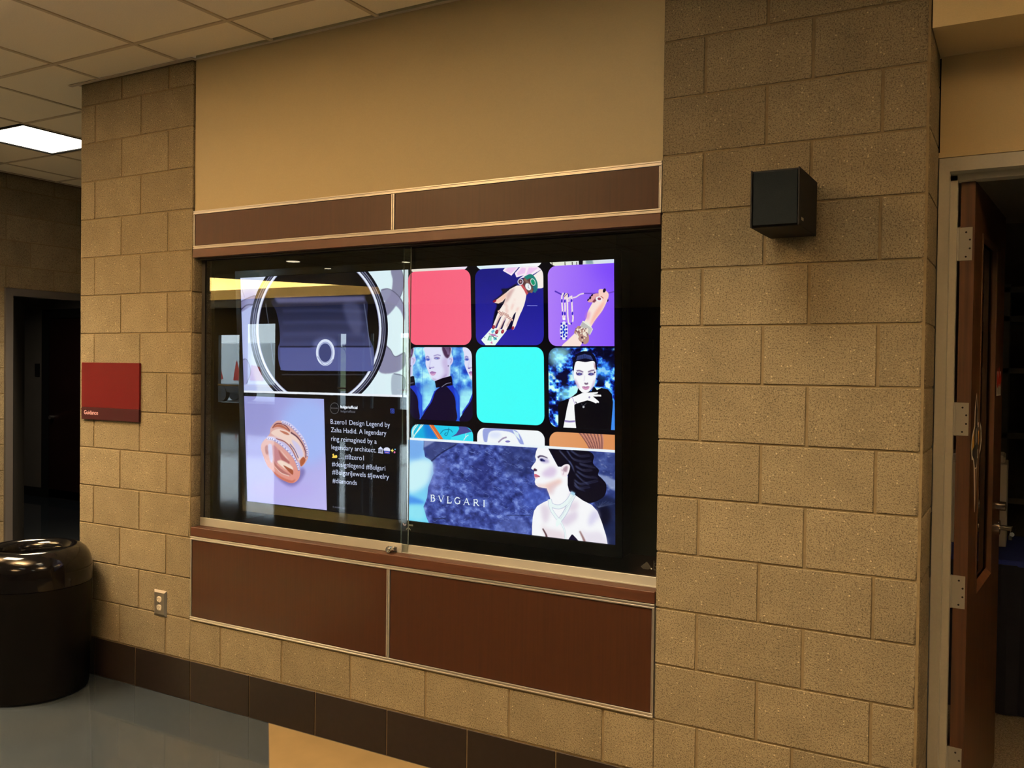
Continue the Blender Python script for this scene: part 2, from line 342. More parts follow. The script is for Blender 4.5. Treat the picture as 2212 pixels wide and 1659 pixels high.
    hand = [(800, 468), (870, 470), (930, 560), (968, 640), (955, 720), (930, 820), (890, 920), (860, 980), (820, 1080), (780, 1190), (745, 1255), (715, 1262), (705, 1235), (735, 1130), (765, 1030), (785, 940), (745, 985), (700, 1090), (650, 1190), (600, 1290),
            (560, 1330), (515, 1322), (520, 1290), (570, 1160), (610, 1050), (560, 1120), (510, 1230), (460, 1320), (420, 1330), (415, 1290), (470, 1150), (530, 1010), (490, 1050), (440, 1150), (400, 1240), (365, 1240), (370, 1190), (420, 1060), (470, 930), (520, 860), (570, 780), (600, 690),
            (540, 760), (470, 790), (400, 775), (380, 750), (440, 720), (520, 660), (600, 600), (680, 530)]
    poly(z, hand, skin, sm=False)
    poly(z, [(700, 540), (620, 610), (610, 700), (560, 790), (640, 740), (720, 600), (760, 520)], (190, 130, 130), .55, 4, True)
    poly(z, [(400, 760), (470, 700), (600, 600), (600, 680), (500, 780)], (246, 176, 150), .6, 3, True)
    for pts in ([(560, 800), (620, 830), (600, 930)], [(740, 800), (760, 720), (700, 900)], [(790, 930), (830, 860)], [(640, 900), (610, 980)]):
        line(z, pts, 8, sh, .45, 3, True)
    for pts in ([(520, 960), (450, 1120), (410, 1220)], [(600, 1030), (530, 1180), (470, 1280)], [(700, 1060), (620, 1200)]): line(z, pts, 6, (200, 140, 140), .6, 2, True)
    for cx, cy, r in ((382, 1212, 25), (440, 1298, 27), (545, 1292, 25), (728, 1228, 22)): ell(z, cx, cy, r, r*1.5, (150, 26, 52), rot=20); ell(z, cx+5, cy-5, r*.3, r*.7, (226, 120, 130), .7, 0, 20)
    ell(z, 400, 748, 20, 36, (150, 20, 50), rot=62)
    for a, b in (((470, 930), (535, 990)), ((545, 960), (640, 1010)), ((620, 1020), (715, 1080))):
        for k in range(4):
            t = k/3; ell(z, a[0]*(1-t)+b[0]*t, a[1]*(1-t)+b[1]*t, 16, 24, (176, 110, 104)); ell(z, a[0]*(1-t)+b[0]*t, a[1]*(1-t)+b[1]*t, 9, 14, (250, 226, 220))
    line(z, [(980, 828), (1165, 828)], 2, (170, 170, 255), .9)
    # raised hand with bracelets, beads on a ribbon, on violet
    setclip(T3); z = Z(1175, 555, 8.294)
    fillc(T3, (178, 126, 255), 1, 0, (132, 78, 255), 0)
    poly(z, [(700, 100), (1280, 60), (1280, 500)], (116, 62, 255), .6, 30)
    line(z, [(190, 610), (300, 665), (400, 710)], 5, (86, 52, 190), 1, 0, True); line(z, [(510, 730), (570, 715), (640, 670), (710, 652)], 5, (236, 214, 236), 1, 0, True); line(z, [(710, 652), (860, 652), (990, 650), (1140, 645), (1250, 620)], 4, (104, 62, 200), 1, 0, True)
    for pts in ([(345, 640), (315, 720), (325, 900), (335, 1040), (345, 1120)], [(365, 650), (370, 780), (375, 900), (372, 1040), (360, 1120)], [(400, 650), (415, 820), (420, 1000), (430, 1120), (445, 1190), (490, 1190)], [(490, 690), (495, 800), (505, 1000), (518, 1080), (510, 1160)], [(380, 700), (430, 720), (440, 790), (470, 700)]):
        line(z, pts, 6, (246, 226, 238), 1, 0, True)
    for x, y, h in ((316, 785, 34), (370, 790, 30), (330, 1010, 36), (372, 1012, 36), (492, 780, 28), (506, 1010, 32), (485, 1188, 20), (430, 690, 34), (365, 665, 26)): ell(z, x, y, 13, h, (52, 30, 196))
    ell(z, 357, 1110, 28, 20, (250, 246, 255)); ell(z, 355, 1320, 72, 168, (236, 236, 250)); 
    for k in range(9):
        for j in range(3):
            if (k+j) % 2 == 0: ell(z, 310+j*45, 1195+k*32, 17, 20, (44, 36, 190))
    ell(z, 355, 1320, 26, 96, (34, 74, 214))
    for k in range(4): ell(z, 355+(k % 2-.5)*34, 1255+k*44, 13, 17, (240, 244, 255))
    ell(z, 395, 700, 32, 56, (246, 224, 226)); line(z, [(350, 720), (420, 650)], 3, (160, 110, 130))
    poly(z, [(320, 1610), (430, 1480), (560, 1350), (690, 1200), (760, 1080), (780, 980), (840, 860), (900, 770), (960, 760), (1080, 700), (1130, 740), (1110, 820), (1040, 960), (950, 1080), (880, 1180), (800, 1330), (700, 1480), (620, 1610)], (255, 228, 222), sm=True)
    poly(z, [(1100, 760), (1040, 930), (930, 1090), (850, 1210), (830, 1180), (900, 1000), (1000, 860)], (255, 176, 160), .75, 4, True)
    poly(z, [(740, 1080), (780, 980), (830, 1000), (790, 1130)], (236, 150, 190), .6, 4, True)
    poly(z, [(780, 800), (820, 720), (870, 670), (960, 650), (990, 690), (930, 770), (870, 810)], (232, 166, 172), sm=True); poly(z, [(860, 800), (930, 720), (960, 760), (890, 820)], (110, 40, 70), .9, 1)
    poly(z, [(975, 590), (1040, 575), (1110, 610), (1150, 660), (1140, 740), (1080, 790), (1000, 760), (975, 680)], (255, 208, 200), sm=True)
    for cx, cy, rx, ry, ro in ((1075, 600, 24, 38, 20), (822, 732, 17, 30, 15), (855, 684, 14, 24, 40), (786, 768, 12, 22, 30), (1138, 780, 10, 22, 20)): ell(z, cx, cy, rx, ry, (20, 8, 40), rot=ro)
    ell(z, 978, 752, 60, 44, (246, 240, 250), rot=10); ell(z, 985, 748, 32, 24, (150, 60, 90), rot=10); line(z, [(1010, 700), (1060, 740)], 3, (200, 110, 110))
    poly(z, [(690, 1140), (780, 1170), (875, 1290), (820, 1400), (640, 1240)], (240, 236, 228))
    for k in range(8): line(z, [(680-k*6+k*2, 1160+k*12), (860-k*6, 1290+k*14)], 1.5, (150, 142, 150), .9)
    poly(z, [(560, 1300), (630, 1230), (780, 1360), (800, 1500), (740, 1560), (690, 1540), (620, 1480), (600, 1390), (540, 1360)], (186, 142, 130), sm=True)
    for k in range(60):
        ell(z, 570+RS.rand()*210, 1260+RS.rand()*60+RS.rand()*RS.rand()*240, 10+RS.rand()*8, 12+RS.rand()*9, (250, 236, 222) if k % 3 else (140, 96, 100), .9, 0, RS.rand()*90)
    ell(z, 680, 1438, 16, 20, (70, 30, 60)); ell(z, 690, 1530, 16, 14, (60, 20, 70))
    # woman in a dark turtleneck, repeated, before pale blue rocks
    rk = lambda seed, cells, stops, con=2.6: (lambda n: ramp(np.clip((n-.5)*con+.5, 0, 1), stops))(fbm(SW//2, SH//2, cells, 6, 1.2, seed)).repeat(2, 0).repeat(2, 1)
    rock1 = rk(3, 40, [(0, (30, 60, 190)), (.35, (52, 110, 222)), (.6, (100, 170, 240)), (.85, (150, 224, 255)), (1, (190, 250, 255))], 2.0)
    setclip(T4); z = Z(880, 740, 7.54)
    fillc(T4, (0, 0, 0), 1, 0, lambda a, b: rock1[a, b])
    poly(z, [(255, 700), (460, 640), (470, 760), (380, 980), (255, 1100)], (160, 240, 255), .7, 9, True); poly(z, [(855, 800), (1060, 760), (1060, 960), (860, 1160)], (180, 255, 255), .75, 9, True)
    for x in (250, 850): line(z, [(x-4, 60), (x+6, 1250)], 3, (60, 120, 220), .5, 1)
    def bust(ox):
        q = lambda pts: [(x+ox, y) for x, y in pts]
        poly(z, q([(440, 790), (640, 640), (720, 640), (760, 720), (850, 860), (858, 1280), (255, 1280), (265, 1120), (370, 970)]), (28, 52, 200), sm=False)
        poly(z, q([(760, 740), (850, 860), (850, 1280), (790, 1280), (800, 960)]), (44, 100, 236), .8, 3)
        poly(z, q([(470, 780), (600, 700), (690, 760), (770, 880), (790, 1040), (770, 1290), (250, 1290), (280, 1140), (400, 960)]), (14, 6, 44), sm=True)
        poly(z, q([(690, 90), (715, 110), (725, 180), (745, 240), (740, 320), (705, 380), (700, 540), (660, 540), (650, 200)]), (198, 236, 255), sm=True)
        poly(z, q([(300, 60), (700, 60), (690, 240), (690, 380), (680, 520), (650, 620), (470, 620), (400, 590), (365, 520), (330, 440), (300, 350), (300, 280), (292, 180)]), (228, 226, 255), sm=True)
        poly(z, q([(560, 300), (640, 220), (680, 380), (680, 540), (600, 580), (520, 600), (600, 480)]), (198, 176, 226), .8, 7, True)
        poly(z, q([(570, 60), (700, 60), (700, 180), (660, 250), (600, 200)]), (70, 36, 74), .95, 2, True)
        for k in range(6): line(z, q([(600+k*16, 62), (640+k*9, 130), (660+k*6, 190)]), 2, (150, 130, 180), .6, 0, True)
        poly(z, q([(660, 260), (700, 235), (742, 240), (748, 300), (705, 370), (660, 350)]), (214, 208, 250), sm=True); line(z, q([(680, 260), (722, 270), (705, 330)]), 3, (170, 140, 190), .8, 1, True)
        line(z, q([(430, 215), (490, 196), (545, 210)]), 4, (140, 120, 190), .8, 1, True); line(z, q([(305, 240), (330, 222), (360, 240)]), 5, (120, 110, 190), .8, 1, True)
        ell(z, 484+ox, 250, 50, 22, (126, 104, 172), .85, 1); ell(z, 476+ox, 256, 22, 12, (90, 110, 200)); ell(z, 470+ox, 258, 8, 8, (230, 236, 255))
        ell(z, 335+ox, 268, 36, 22, (96, 100, 196), .85, 1); ell(z, 340+ox, 276, 17, 12, (60, 80, 190))
        line(z, q([(390, 250), (372, 330), (358, 400)]), 4, (196, 190, 240), .7, 2, True); ell(z, 372+ox, 418, 15, 10, (110, 100, 180)); line(z, q([(355, 400), (395, 405), (440, 395)]), 4, (150, 130, 200), .8, 1, True)
        poly(z, q([(368, 484), (400, 462), (430, 468), (474, 482), (430, 500), (380, 500)]), (166, 116, 180), sm=True); poly(z, q([(380, 500), (430, 500), (470, 488), (440, 530), (400, 530)]), (214, 160, 206), sm=True)
        line(z, q([(410, 590), (520, 610), (640, 520)]), 6, (160, 130, 190), .6, 3, True)
        poly(z, q([(450, 625), (560, 580), (700, 540), (722, 545), (735, 630), (740, 690), (560, 720), (470, 730)]), (12, 6, 24), sm=False); line(z, q([(560, 720), (640, 665), (715, 650)]), 2.5, (170, 170, 210), .8, 0, True)
        ell(z, 668+ox, 376, 8, 12, (70, 60, 110))
    bust(-610); bust(0); bust(634)
    # woman resting chin on hand
    rock2 = rk(11, 64, [(0, (4, 6, 40)), (.3, (16, 30, 130)), (.5, (34, 84, 230)), (.7, (70, 160, 250)), (.9, (150, 240, 255)), (1, (220, 255, 255))], 3.8)
    setclip(T6); z = Z(1180, 745, 7.213)
    fillc(T6, (0, 0, 0), 1, 0, lambda a, b: rock2[a, b])
    poly(z, [(60, 60), (330, 50), (330, 200), (180, 330), (60, 260)], (170, 250, 255), .75, 12, True); poly(z, [(220, 700), (470, 660), (430, 800), (220, 850)], (150, 245, 255), .7, 10, True); ell(z, 900, 400, 110, 140, (70, 160, 255), .55, 14); ell(z, 960, 120, 110, 80, (4, 4, 24), .8, 9); ell(z, 240, 470, 140, 50, (8, 10, 60), .55, 9)
    blk = (7, 7, 15)
    poly(z, [(480, 740), (500, 660), (560, 720), (700, 720), (740, 640), (790, 700), (860, 665), (960, 690), (1020, 760), (1040, 900), (1020, 1330), (190, 1330), (190, 1060), (180, 940), (220, 880), (380, 820)], blk, sm=False)
    poly(z, [(1040, 890), (1065, 880), (1070, 1320), (1010, 1320)], (66, 140, 245)); 
    poly(z, [(410, 420), (415, 260), (450, 170), (520, 110), (620, 95), (720, 130), (770, 210), (790, 330), (795, 400), (770, 420), (430, 460)], (12, 10, 34), sm=True)
    for k in range(16): line(z, [(470+k*17, 205+abs(k-8)*4), (492+k*13, 135+abs(k-8)*4)], 2, (90, 120, 220), .7)
    poly(z, [(400, 410), (425, 400), (435, 520), (415, 500)], (190, 220, 255), sm=True); poly(z, [(770, 400), (795, 385), (795, 500), (775, 500)], (120, 170, 250), sm=True)
    poly(z, [(430, 400), (445, 300), (480, 250), (610, 262), (740, 250), (765, 330), (778, 420), (770, 520), (740, 620), (680, 710), (620, 742), (560, 735), (500, 670), (455, 570), (430, 500)], (253, 249, 255), sm=True)
    poly(z, [(440, 520), (490, 590), (520, 690), (480, 640), (450, 580)], (196, 160, 206), .8, 3, True); poly(z, [(770, 520), (730, 580), (690, 700), (740, 630)], (196, 160, 206), .7, 3, True)
    poly(z, [(742, 252), (768, 330), (776, 400), (750, 340)], (120, 40, 60), .8, 2)
    line(z, [(472, 400), (520, 398), (575, 420)], 4, (90, 60, 110), .9, 1, True); line(z, [(650, 418), (700, 398), (750, 390)], 4, (90, 60, 110), .9, 1, True)
    for cx in (520, 702):
        ell(z, cx, 450, 54, 22, (150, 130, 180), .6, 2); poly(z, [(cx-50, 452), (cx-12, 428), (cx+44, 446), (cx+10, 470), (cx-30, 468)], (80, 60, 130), sm=True); ell(z, cx, 448, 14, 13, (120, 140, 220)); ell(z, cx, 448, 6, 6, (20, 20, 60))
    line(z, [(465, 436), (480, 432)], 5, (60, 30, 80)); line(z, [(745, 432), (762, 415)], 5, (60, 30, 80))
    line(z, [(595, 590), (625, 605), (650, 590)], 5, (80, 50, 90), .9, 1, True); line(z, [(600, 470), (590, 560)], 3, (226, 210, 240), .8, 1)
    poly(z, [(552, 650), (590, 640), (615, 646), (640, 638), (675, 645), (620, 666)], (176, 110, 160), sm=True); poly(z, [(558, 660), (620, 664), (672, 652), (650, 688), (600, 694)], (214, 150, 190), sm=True)
    poly(z, [(360, 850), (380, 820), (460, 790), (560, 745), (700, 735), (780, 730), (808, 728), (800, 752), (740, 765), (855, 772), (856, 800), (730, 800), (820, 875), (822, 900), (790, 895), (778, 908), (690, 870), (640, 860), (540, 890), (470, 910), (440, 930)], (253, 250, 255), sm=False)
    poly(z, [(360, 840), (440, 900), (440, 1000), (455, 1180), (470, 1292), (268, 1282), (300, 1120), (325, 980)], (253, 250, 255))
    line(z, [(350, 850), (400, 810), (450, 920)], 2, (170, 140, 210), .9, 0, True)
    line(z, [(285, 1175), (370, 1185), (450, 1180)], 4, (120, 100, 170), .9, 0, True); line(z, [(290, 1190), (370, 1198), (450, 1192)], 3, (160, 140, 200), .9, 0, True); ell(z, 672, 812, 14, 16, (150, 140, 180))
    line(z, [(545, 910), (575, 950), (625, 905)], 1.5, (120, 120, 140), .8); ell(z, 582, 962, 17, 17, (190, 190, 200)); line(z, [(470, 905), (460, 880)], 3, (30, 20, 60))
    # bottom row, cut by the divider
    setclip(T7); z = Z(880, 740, 7.54)
    fillc(T7, (34, 190, 232), 1, 0, (40, 214, 250), 0)
    poly(z, [(260, 1320), (350, 1320), (520, 1560), (300, 1560)], (16, 110, 220), .9, 6); poly(z, [(150, 1480), (300, 1330), (400, 1560), (130, 1560)], (0, 150, 220), .5, 8)
    poly(z, [(345, 1320), (425, 1330), (590, 1570), (505, 1570)], (222, 106, 50)); line(z, [(365, 1325), (530, 1570)], 3, (250, 160, 110))
    poly(z, [(835, 1355), (960, 1360), (1060, 1450), (720, 1535), (800, 1480), (850, 1400)], (74, 76, 150), sm=False); poly(z, [(720, 1535), (1080, 1440), (1080, 1600), (700, 1600)], (60, 226, 250))
    for pts in ([(150, 1320), (90, 1420), (80, 1540)], [(180, 1320), (100, 1440), (110, 1540)], [(270, 1320), (180, 1430), (120, 1500)], [(240, 1320), (150, 1460), (90, 1560)]): line(z, pts, 4, (226, 246, 240), 1, 0, True)
    for pts in ([(640, 1460), (610, 1490), (640, 1510), (665, 1460), (680, 1380)], [(540, 1480), (600, 1420), (700, 1415), (740, 1460)]): line(z, pts, 2.5, (16, 110, 160), 1, 0, True)
    line(z, [(920, 1590), (960, 1530), (1000, 1500)], 3, (240, 240, 240), 1, 0, True); line(z, [(960, 1470), (950, 1530)], 2, (240, 240, 240))
    setclip(T8); z = Z(860, 860, 4.424)
    fillc(T8, (248, 248, 255))
    poly(z, [(815, 300), (880, 285), (1090, 295), (1160, 340), (1205, 440), (1165, 430), (1110, 340), (1000, 310), (880, 320), (850, 420), (820, 400)], (150, 160, 226), .95, 1, True); poly(z, [(1095, 300), (1150, 330), (1170, 400), (1120, 350)], (230, 240, 250))
    line(z, [(960, 420), (1000, 385), (1040, 370)], 5, (140, 120, 160), .9, 1, True); ell(z, 1050, 412, 24, 10, (120, 110, 190), .9)
    ell(z, 930, 350, 60, 30, (214, 220, 255), .7, 6)
    setclip(T9); z = Z(1180, 745, 7.213)
    fillc(T9, (232, 158, 108), 1, 0, (222, 142, 88), 0)
    for k in range(7):
        x = 520+k*55; x2 = 690+k*30
        line(z, [(x, 1360), ((x+x2)/2+20, 1480), (x2, 1620)], 9, (206, 138, 118), 1, 0, True)
        for j in range(14):
            t = j/13; ell(z, x*(1-t)+x2*t+40*t*(1-t), 1365+t*260, 13, 11, (92, 46, 54), .75, 0, 40); ell(z, x*(1-t)+x2*t+40*t*(1-t)+3, 1365+t*260, 6, 5, (226, 158, 140), .9, 0, 40)
    setclip(None)
    # ---- lower right: profile of a woman before a blue boulder
    rock3 = rk(23, 80, [(0, (34, 42, 104)), (.4, (56, 68, 148)), (.62, (74, 90, 174)), (.8, (98, 116, 200)), (1, (130, 150, 222))], 1.7)
    LR = [(882.2, 945), (1334, 973), (1334, 1182), (883.4, 1128)]
    setclip(mp(LR)); z = Z(860, 860, 4.424)
    fillc(mp(LR), (0, 0, 0), 1, 0, lambda a, b: rock3[a, b])
    poly(z, [(90, 380), (290, 390), (245, 470), (260, 560), (330, 600), (340, 720), (290, 850), (280, 950), (245, 1040), (270, 1130), (300, 1200), (90, 1190)], (140, 190, 250), sm=False, col2=(120, 220, 250), ang=80)
    for pts, c, s in (([(100, 620), (330, 600), (300, 800), (110, 900)], (220, 250, 255), 10), ([(90, 930), (240, 980), (240, 1010), (90, 1010)], (70, 140, 240), 6), ([(100, 1030), (240, 1040), (240, 1160), (100, 1140)], (150, 230, 250), 8), ([(90, 400), (240, 420), (220, 560), (100, 560)], (120, 170, 240), 9)): poly(z, pts, c, .85, s, True)
    poly(z, [(250, 400), (600, 420), (420, 520), (330, 610), (290, 560), (245, 490)], (60, 70, 130), .85, 2); poly(z, [(255, 400), (360, 410), (270, 460), (250, 470)], (150, 160, 210), .8, 2); line(z, [(320, 600), (420, 520), (560, 440)], 4, (24, 28, 70), .9, 1, True)
    poly(z, [(340, 620), (500, 620), (380, 900), (290, 960)], (120, 130, 214), .45, 12, True); poly(z, [(700, 700), (900, 600), (880, 900), (720, 880)], (30, 34, 100), .45, 16, True); poly(z, [(1000, 480), (1300, 460), (1300, 700), (1050, 720)], (44, 52, 104), .5, 12, True); poly(z, [(1210, 880), (1430, 900), (1400, 1060), (1230, 1060)], (80, 104, 210), .4, 9, True)
    for k in range(230):
        x = 330+RS.rand()*950; y = 470+RS.rand()*720; a = RS.rand()*3; L = 14+RS.rand()*44
        line(z, [(x, y), (x+L*.5, y+L*.3*math.sin(a)), (x+L, y+L*.5*math.sin(a+1))], .9+RS.rand(), (150, 170, 236), .3+.35*RS.rand(), 0, True)
    line(z, [(340, 1155), (460, 1150)], 4, (24, 28, 60), .8, 1); line(z, [(1040, 1120), (1270, 1120)], 3, (20, 26, 70), .7, 1); ell(z, 1100, 1230, 160, 90, (120, 136, 210), .35, 8)
    e = Z(1130, 960, 7.373)
    poly(e, [(1080, 100), (1480, 130), (1490, 900), (1250, 700)], (52, 66, 118), .5, 5); 
    for k in range(26): 
        x = 1180+RS.rand()*290; y = 130+RS.rand()*600; poly(e, [(x, y), (x+30+RS.rand()*40, y+10), (x+20, y+26)], (150, 160, 204), .5, 1)
    poly(e, [(1180, 480), (1290, 490), (1480, 580), (1480, 720), (1400, 700), (1290, 580)], (170, 184, 224), .7, 3, True)
    poly(e, [(1120, 880), (1320, 800), (1490, 860), (1490, 1620), (1350, 1600), (1200, 1100)], (26, 32, 64), .85, 5); ell(e, 1300, 1130, 110, 170, (14, 12, 30), .85, 8)
    for k in range(8): line(e, [(1210, 1000), (1130+k*50, 900-abs(k-4)*-12)], 2, (90, 100, 140), .6, 1)
    hair = [(400, 66), (640, 80), (900, 90), (1060, 110), (1130, 180), (1120, 300), (1210, 400), (1200, 480), (1260, 540), (1330, 640), (1310, 800), (1200, 890), (1060, 930), (920, 880), (820, 800), (740, 720), (700, 600), (720, 480), (640, 360), (540, 340), (500, 230), (440, 130)]
    poly(e, hair, (16, 13, 28), sm=True)
    for pts in ([(580, 90), (680, 200), (760, 300), (800, 400)], [(700, 90), (800, 220), (960, 260), (1080, 240)], [(760, 90), (900, 170), (1060, 160)], [(840, 340), (960, 400), (1100, 390)], [(840, 460), (940, 560), (1040, 620)], [(820, 560), (920, 620), (1080, 590), (1190, 560)], [(820, 640), (880, 690), (980, 720)], [(900, 300), (1020, 330), (1150, 350)], [(860, 420), (1000, 500), (1180, 510)], [(820, 600), (900, 680), (1060, 660)], [(740, 260), (790, 340), (810, 420)]):
        line(e, pts, 4, (112, 124, 178), .6, 2, True, 1); line(e, [(x+14, y+22) for x, y in pts], 2, (80, 88, 140), .5, 1, True)
    skn = (252, 248, 255)
    body = [(410, 770), (430, 830), (440, 870), (330, 920), (230, 980), (180, 1060), (160, 1160), (150, 1300), (148, 1480), (700, 1560), (1360, 1620), (1330, 1450), (1260, 1230), (1190, 1060), (1100, 960), (960, 890), (860, 820), (800, 790), (740, 740), (715, 640), (715, 500), (640, 400), (500, 500), (380, 690)]
    poly(e, body, skn)
    face = [(235, 50), (210, 110), (195, 190), (212, 240), (200, 275), (150, 340), (132, 375), (150, 395), (190, 410), (180, 440), (185, 480), (190, 520), (200, 548), (190, 590), (205, 640), (250, 675), (330, 690), (420, 700), (540, 640), (620, 560), (680, 480), (700, 360), (560, 350), (500, 240), (440, 130), (400, 50)]
    poly(e, face, skn)
    poly(e, [(300, 480), (360, 400), (460, 350), (540, 400), (500, 500), (400, 520)], (214, 186, 226), .75, 7, True)
    poly(e, [(220, 640), (330, 640), (440, 600), (580, 550), (620, 600), (480, 690), (420, 780), (380, 690), (260, 680)], (240, 190, 180), .75, 6, True); poly(e, [(420, 660), (560, 600), (520, 700), (470, 800), (430, 780)], (226, 196, 208), .6, 6, True)
    poly(e, [(600, 380), (640, 330), (710, 310), (750, 340), (740, 420), (700, 500), (630, 505), (605, 450)], (250, 236, 246), sm=True); poly(e, [(640, 390), (680, 345), (715, 350), (700, 430), (660, 430)], (150, 110, 130), .7, 2, True); line(e, [(615, 400), (650, 430), (640, 480)], 4, (210, 180, 200), .8, 1, True)
    line(e, [(238, 205), (280, 180), (340, 190), (395, 215)], 7, (50, 34, 70), .9, 1, True, 3)
    poly(e, [(260, 225), (330, 215), (400, 240), (420, 280), (330, 290)], (150, 130, 196), .6, 4, True); poly(e, [(272, 230), (310, 222), (360, 262), (320, 268), (285, 262)], (44, 46, 110), .95, 1, True)
    ell(e, 300, 246, 10, 13, (16, 16, 50)); line(e, [(195, 380), (190, 408), (225, 405)], 6, (40, 16, 40), .9, 1, True); ell(e, 195, 398, 26, 11, (70, 30, 60), .85, 1)
    poly(e, [(184, 472), (215, 470), (268, 502), (240, 508), (190, 506)], (222, 116, 140), sm=True); line(e, [(196, 507), (274, 508)], 3, (120, 30, 60), .9, 1); poly(e, [(190, 512), (250, 512), (225, 536), (198, 536)], (246, 170, 180), .8, 1, True)
    for pts, c in (([(300, 960), (420, 1000), (420, 1160), (350, 1260), (300, 1100)], (224, 206, 226)), ([(560, 1200), (840, 1060), (860, 1180), (700, 1300), (640, 1260)], (222, 204, 228)), ([(700, 1000), (860, 900), (880, 1000), (800, 1060)], (226, 206, 226)),
                   ([(1060, 1150), (1160, 1040), (1220, 1150), (1180, 1200), (1060, 1300)], (214, 204, 240)), ([(300, 1280), (400, 1340), (640, 1400), (640, 1560), (400, 1500)], (234, 214, 226)), ([(900, 1380), (990, 1480), (1000, 1600), (1340, 1600), (1240, 1400), (1060, 1400)], (232, 220, 238))):
        poly(e, pts, c, .8, 8, True)
    poly(e, [(740, 750), (800, 800), (780, 960), (700, 990)], (232, 214, 232), .5, 5, True)
    line(e, [(320, 1340), (370, 1430), (390, 1500)], 5, (60, 24, 30), .85, 1, True, 8); line(e, [(910, 1380), (960, 1480), (1000, 1570)], 5, (120, 70, 70), .8, 2, True, 9); line(e, [(700, 1560), (660, 1440)], 3, (220, 190, 210), .8, 2)
    poly(e, [(720, 1530), (780, 1436), (800, 1436), (860, 1500), (910, 1560)], (26, 16, 44))
    line(e, [(430, 950), (500, 1000), (600, 1010), (700, 960), (790, 850)], 3, (170, 120, 140), .6, 2, True)
    for w, c in ((17, (196, 200, 226)), (13, (238, 246, 250))):
        line(e, [(430, 870), (450, 950), (530, 990), (620, 980), (720, 900), (790, 790), (800, 760)], w, c, 1, 0, True)
        line(e, [(425, 940), (470, 1060), (540, 1160), (580, 1210)], w*.75, c, 1, 0, True); line(e, [(820, 790), (760, 900), (700, 1040), (640, 1140), (580, 1220)], w, c, 1, 0, True)
        line(e, [(600, 1220), (650, 1320), (680, 1420), (680, 1530)], w*.4, c, 1, 0, True)
    for k in range(22):
        t = k/21; p = np.array([820, 790])*(1-t)+np.array([590, 1200])*t; line(e, [(p[0]-16, p[1]-8-30*t*(1-t)), (p[0]+14, p[1]+8)], 1, (150, 160, 190), .6)
    poly(e, [(540, 1210), (590, 1180), (610, 1240), (560, 1300), (530, 1295)], (240, 250, 252), sm=True); line(e, [(770, 760), (830, 790)], 12, (150, 200, 236), .8, 2)
    # seven wide spaced capitals
    wcol = (238, 246, 255); b = lambda x: 985+(x-310)*.105
    def st(pts, w): line(z, pts, w, wcol)
    def gl(x, segs):
        for w, pts in segs: st([(x+a, b(x)-c) for a, c in pts], w)
    TH, TN = 4.2, 2.2
    gl(312, [(TH, [(8, 0), (8, 60)]), (TN, [(0, 60), (24, 60)]), (TN, [(0, 0), (28, 0)]), (TN, [(8, 33), (28, 33)]), (TH, [(22, 60), (33, 56), (36, 47), (33, 38), (24, 33)]), (TH, [(24, 33), (38, 28), (42, 17), (38, 5), (26, 0)])])
    gl(388, [(TH, [(4, 60), (26, 0)]), (TN, [(26, 0), (48, 60)]), (TN, [(-2, 60), (12, 60)]), (TN, [(42, 60), (54, 60)])])
    gl(470, [(TH, [(8, 0), (8, 60)]), (TN, [(0, 60), (16, 60)]), (TH, [(0, 0), (42, 0)]), (TN, [(42, 0), (44, 16)])])
    gl(540, [(TH, [(50, 50), (38, 60), (22, 60), (8, 46), (5, 28), (12, 8), (28, -1), (44, 2), (52, 10)]), (TH, [(52, 6), (52, 28)]), (TN, [(42, 28), (60, 28)])])
    gl(628, [(TN, [(4, 0), (28, 62)]), (TH, [(28, 62), (52, 0)]), (TN, [(12, 22), (44, 22)]), (TN, [(-2, 0), (10, 0)]), (TN, [(46, 0), (60, 0)])])
    gl(722, [(TH, [(8, 0), (8, 60)]), (TN, [(0, 60), (28, 60)]), (TN, [(0, 0), (16, 0)]), (TH, [(26, 60), (38, 54), (40, 44), (36, 33), (24, 30), (8, 30)]), (TH, [(24, 30), (50, 0)]), (TN, [(46, 0), (58, 0)])])
    gl(815, [(TH, [(10, 0), (10, 60)]), (TN, [(2, 60), (18, 60)]), (TN, [(2, 0), (18, 0)])])
    setclip(None)
    poly(None, [(881, 944.2), (1332, 971.6), (1332, 977.4), (881, 949.4)], (242, 246, 255))
    img = bpy.data.images.new('screen_picture', SW, SH)
    px = np.ones((SH, SW, 4), np.float32); px[..., :3] = np.clip(CV, 0, 1)[::-1]
    img.pixels.foreach_set(px.ravel()); img.update(); img.pack()
    return img
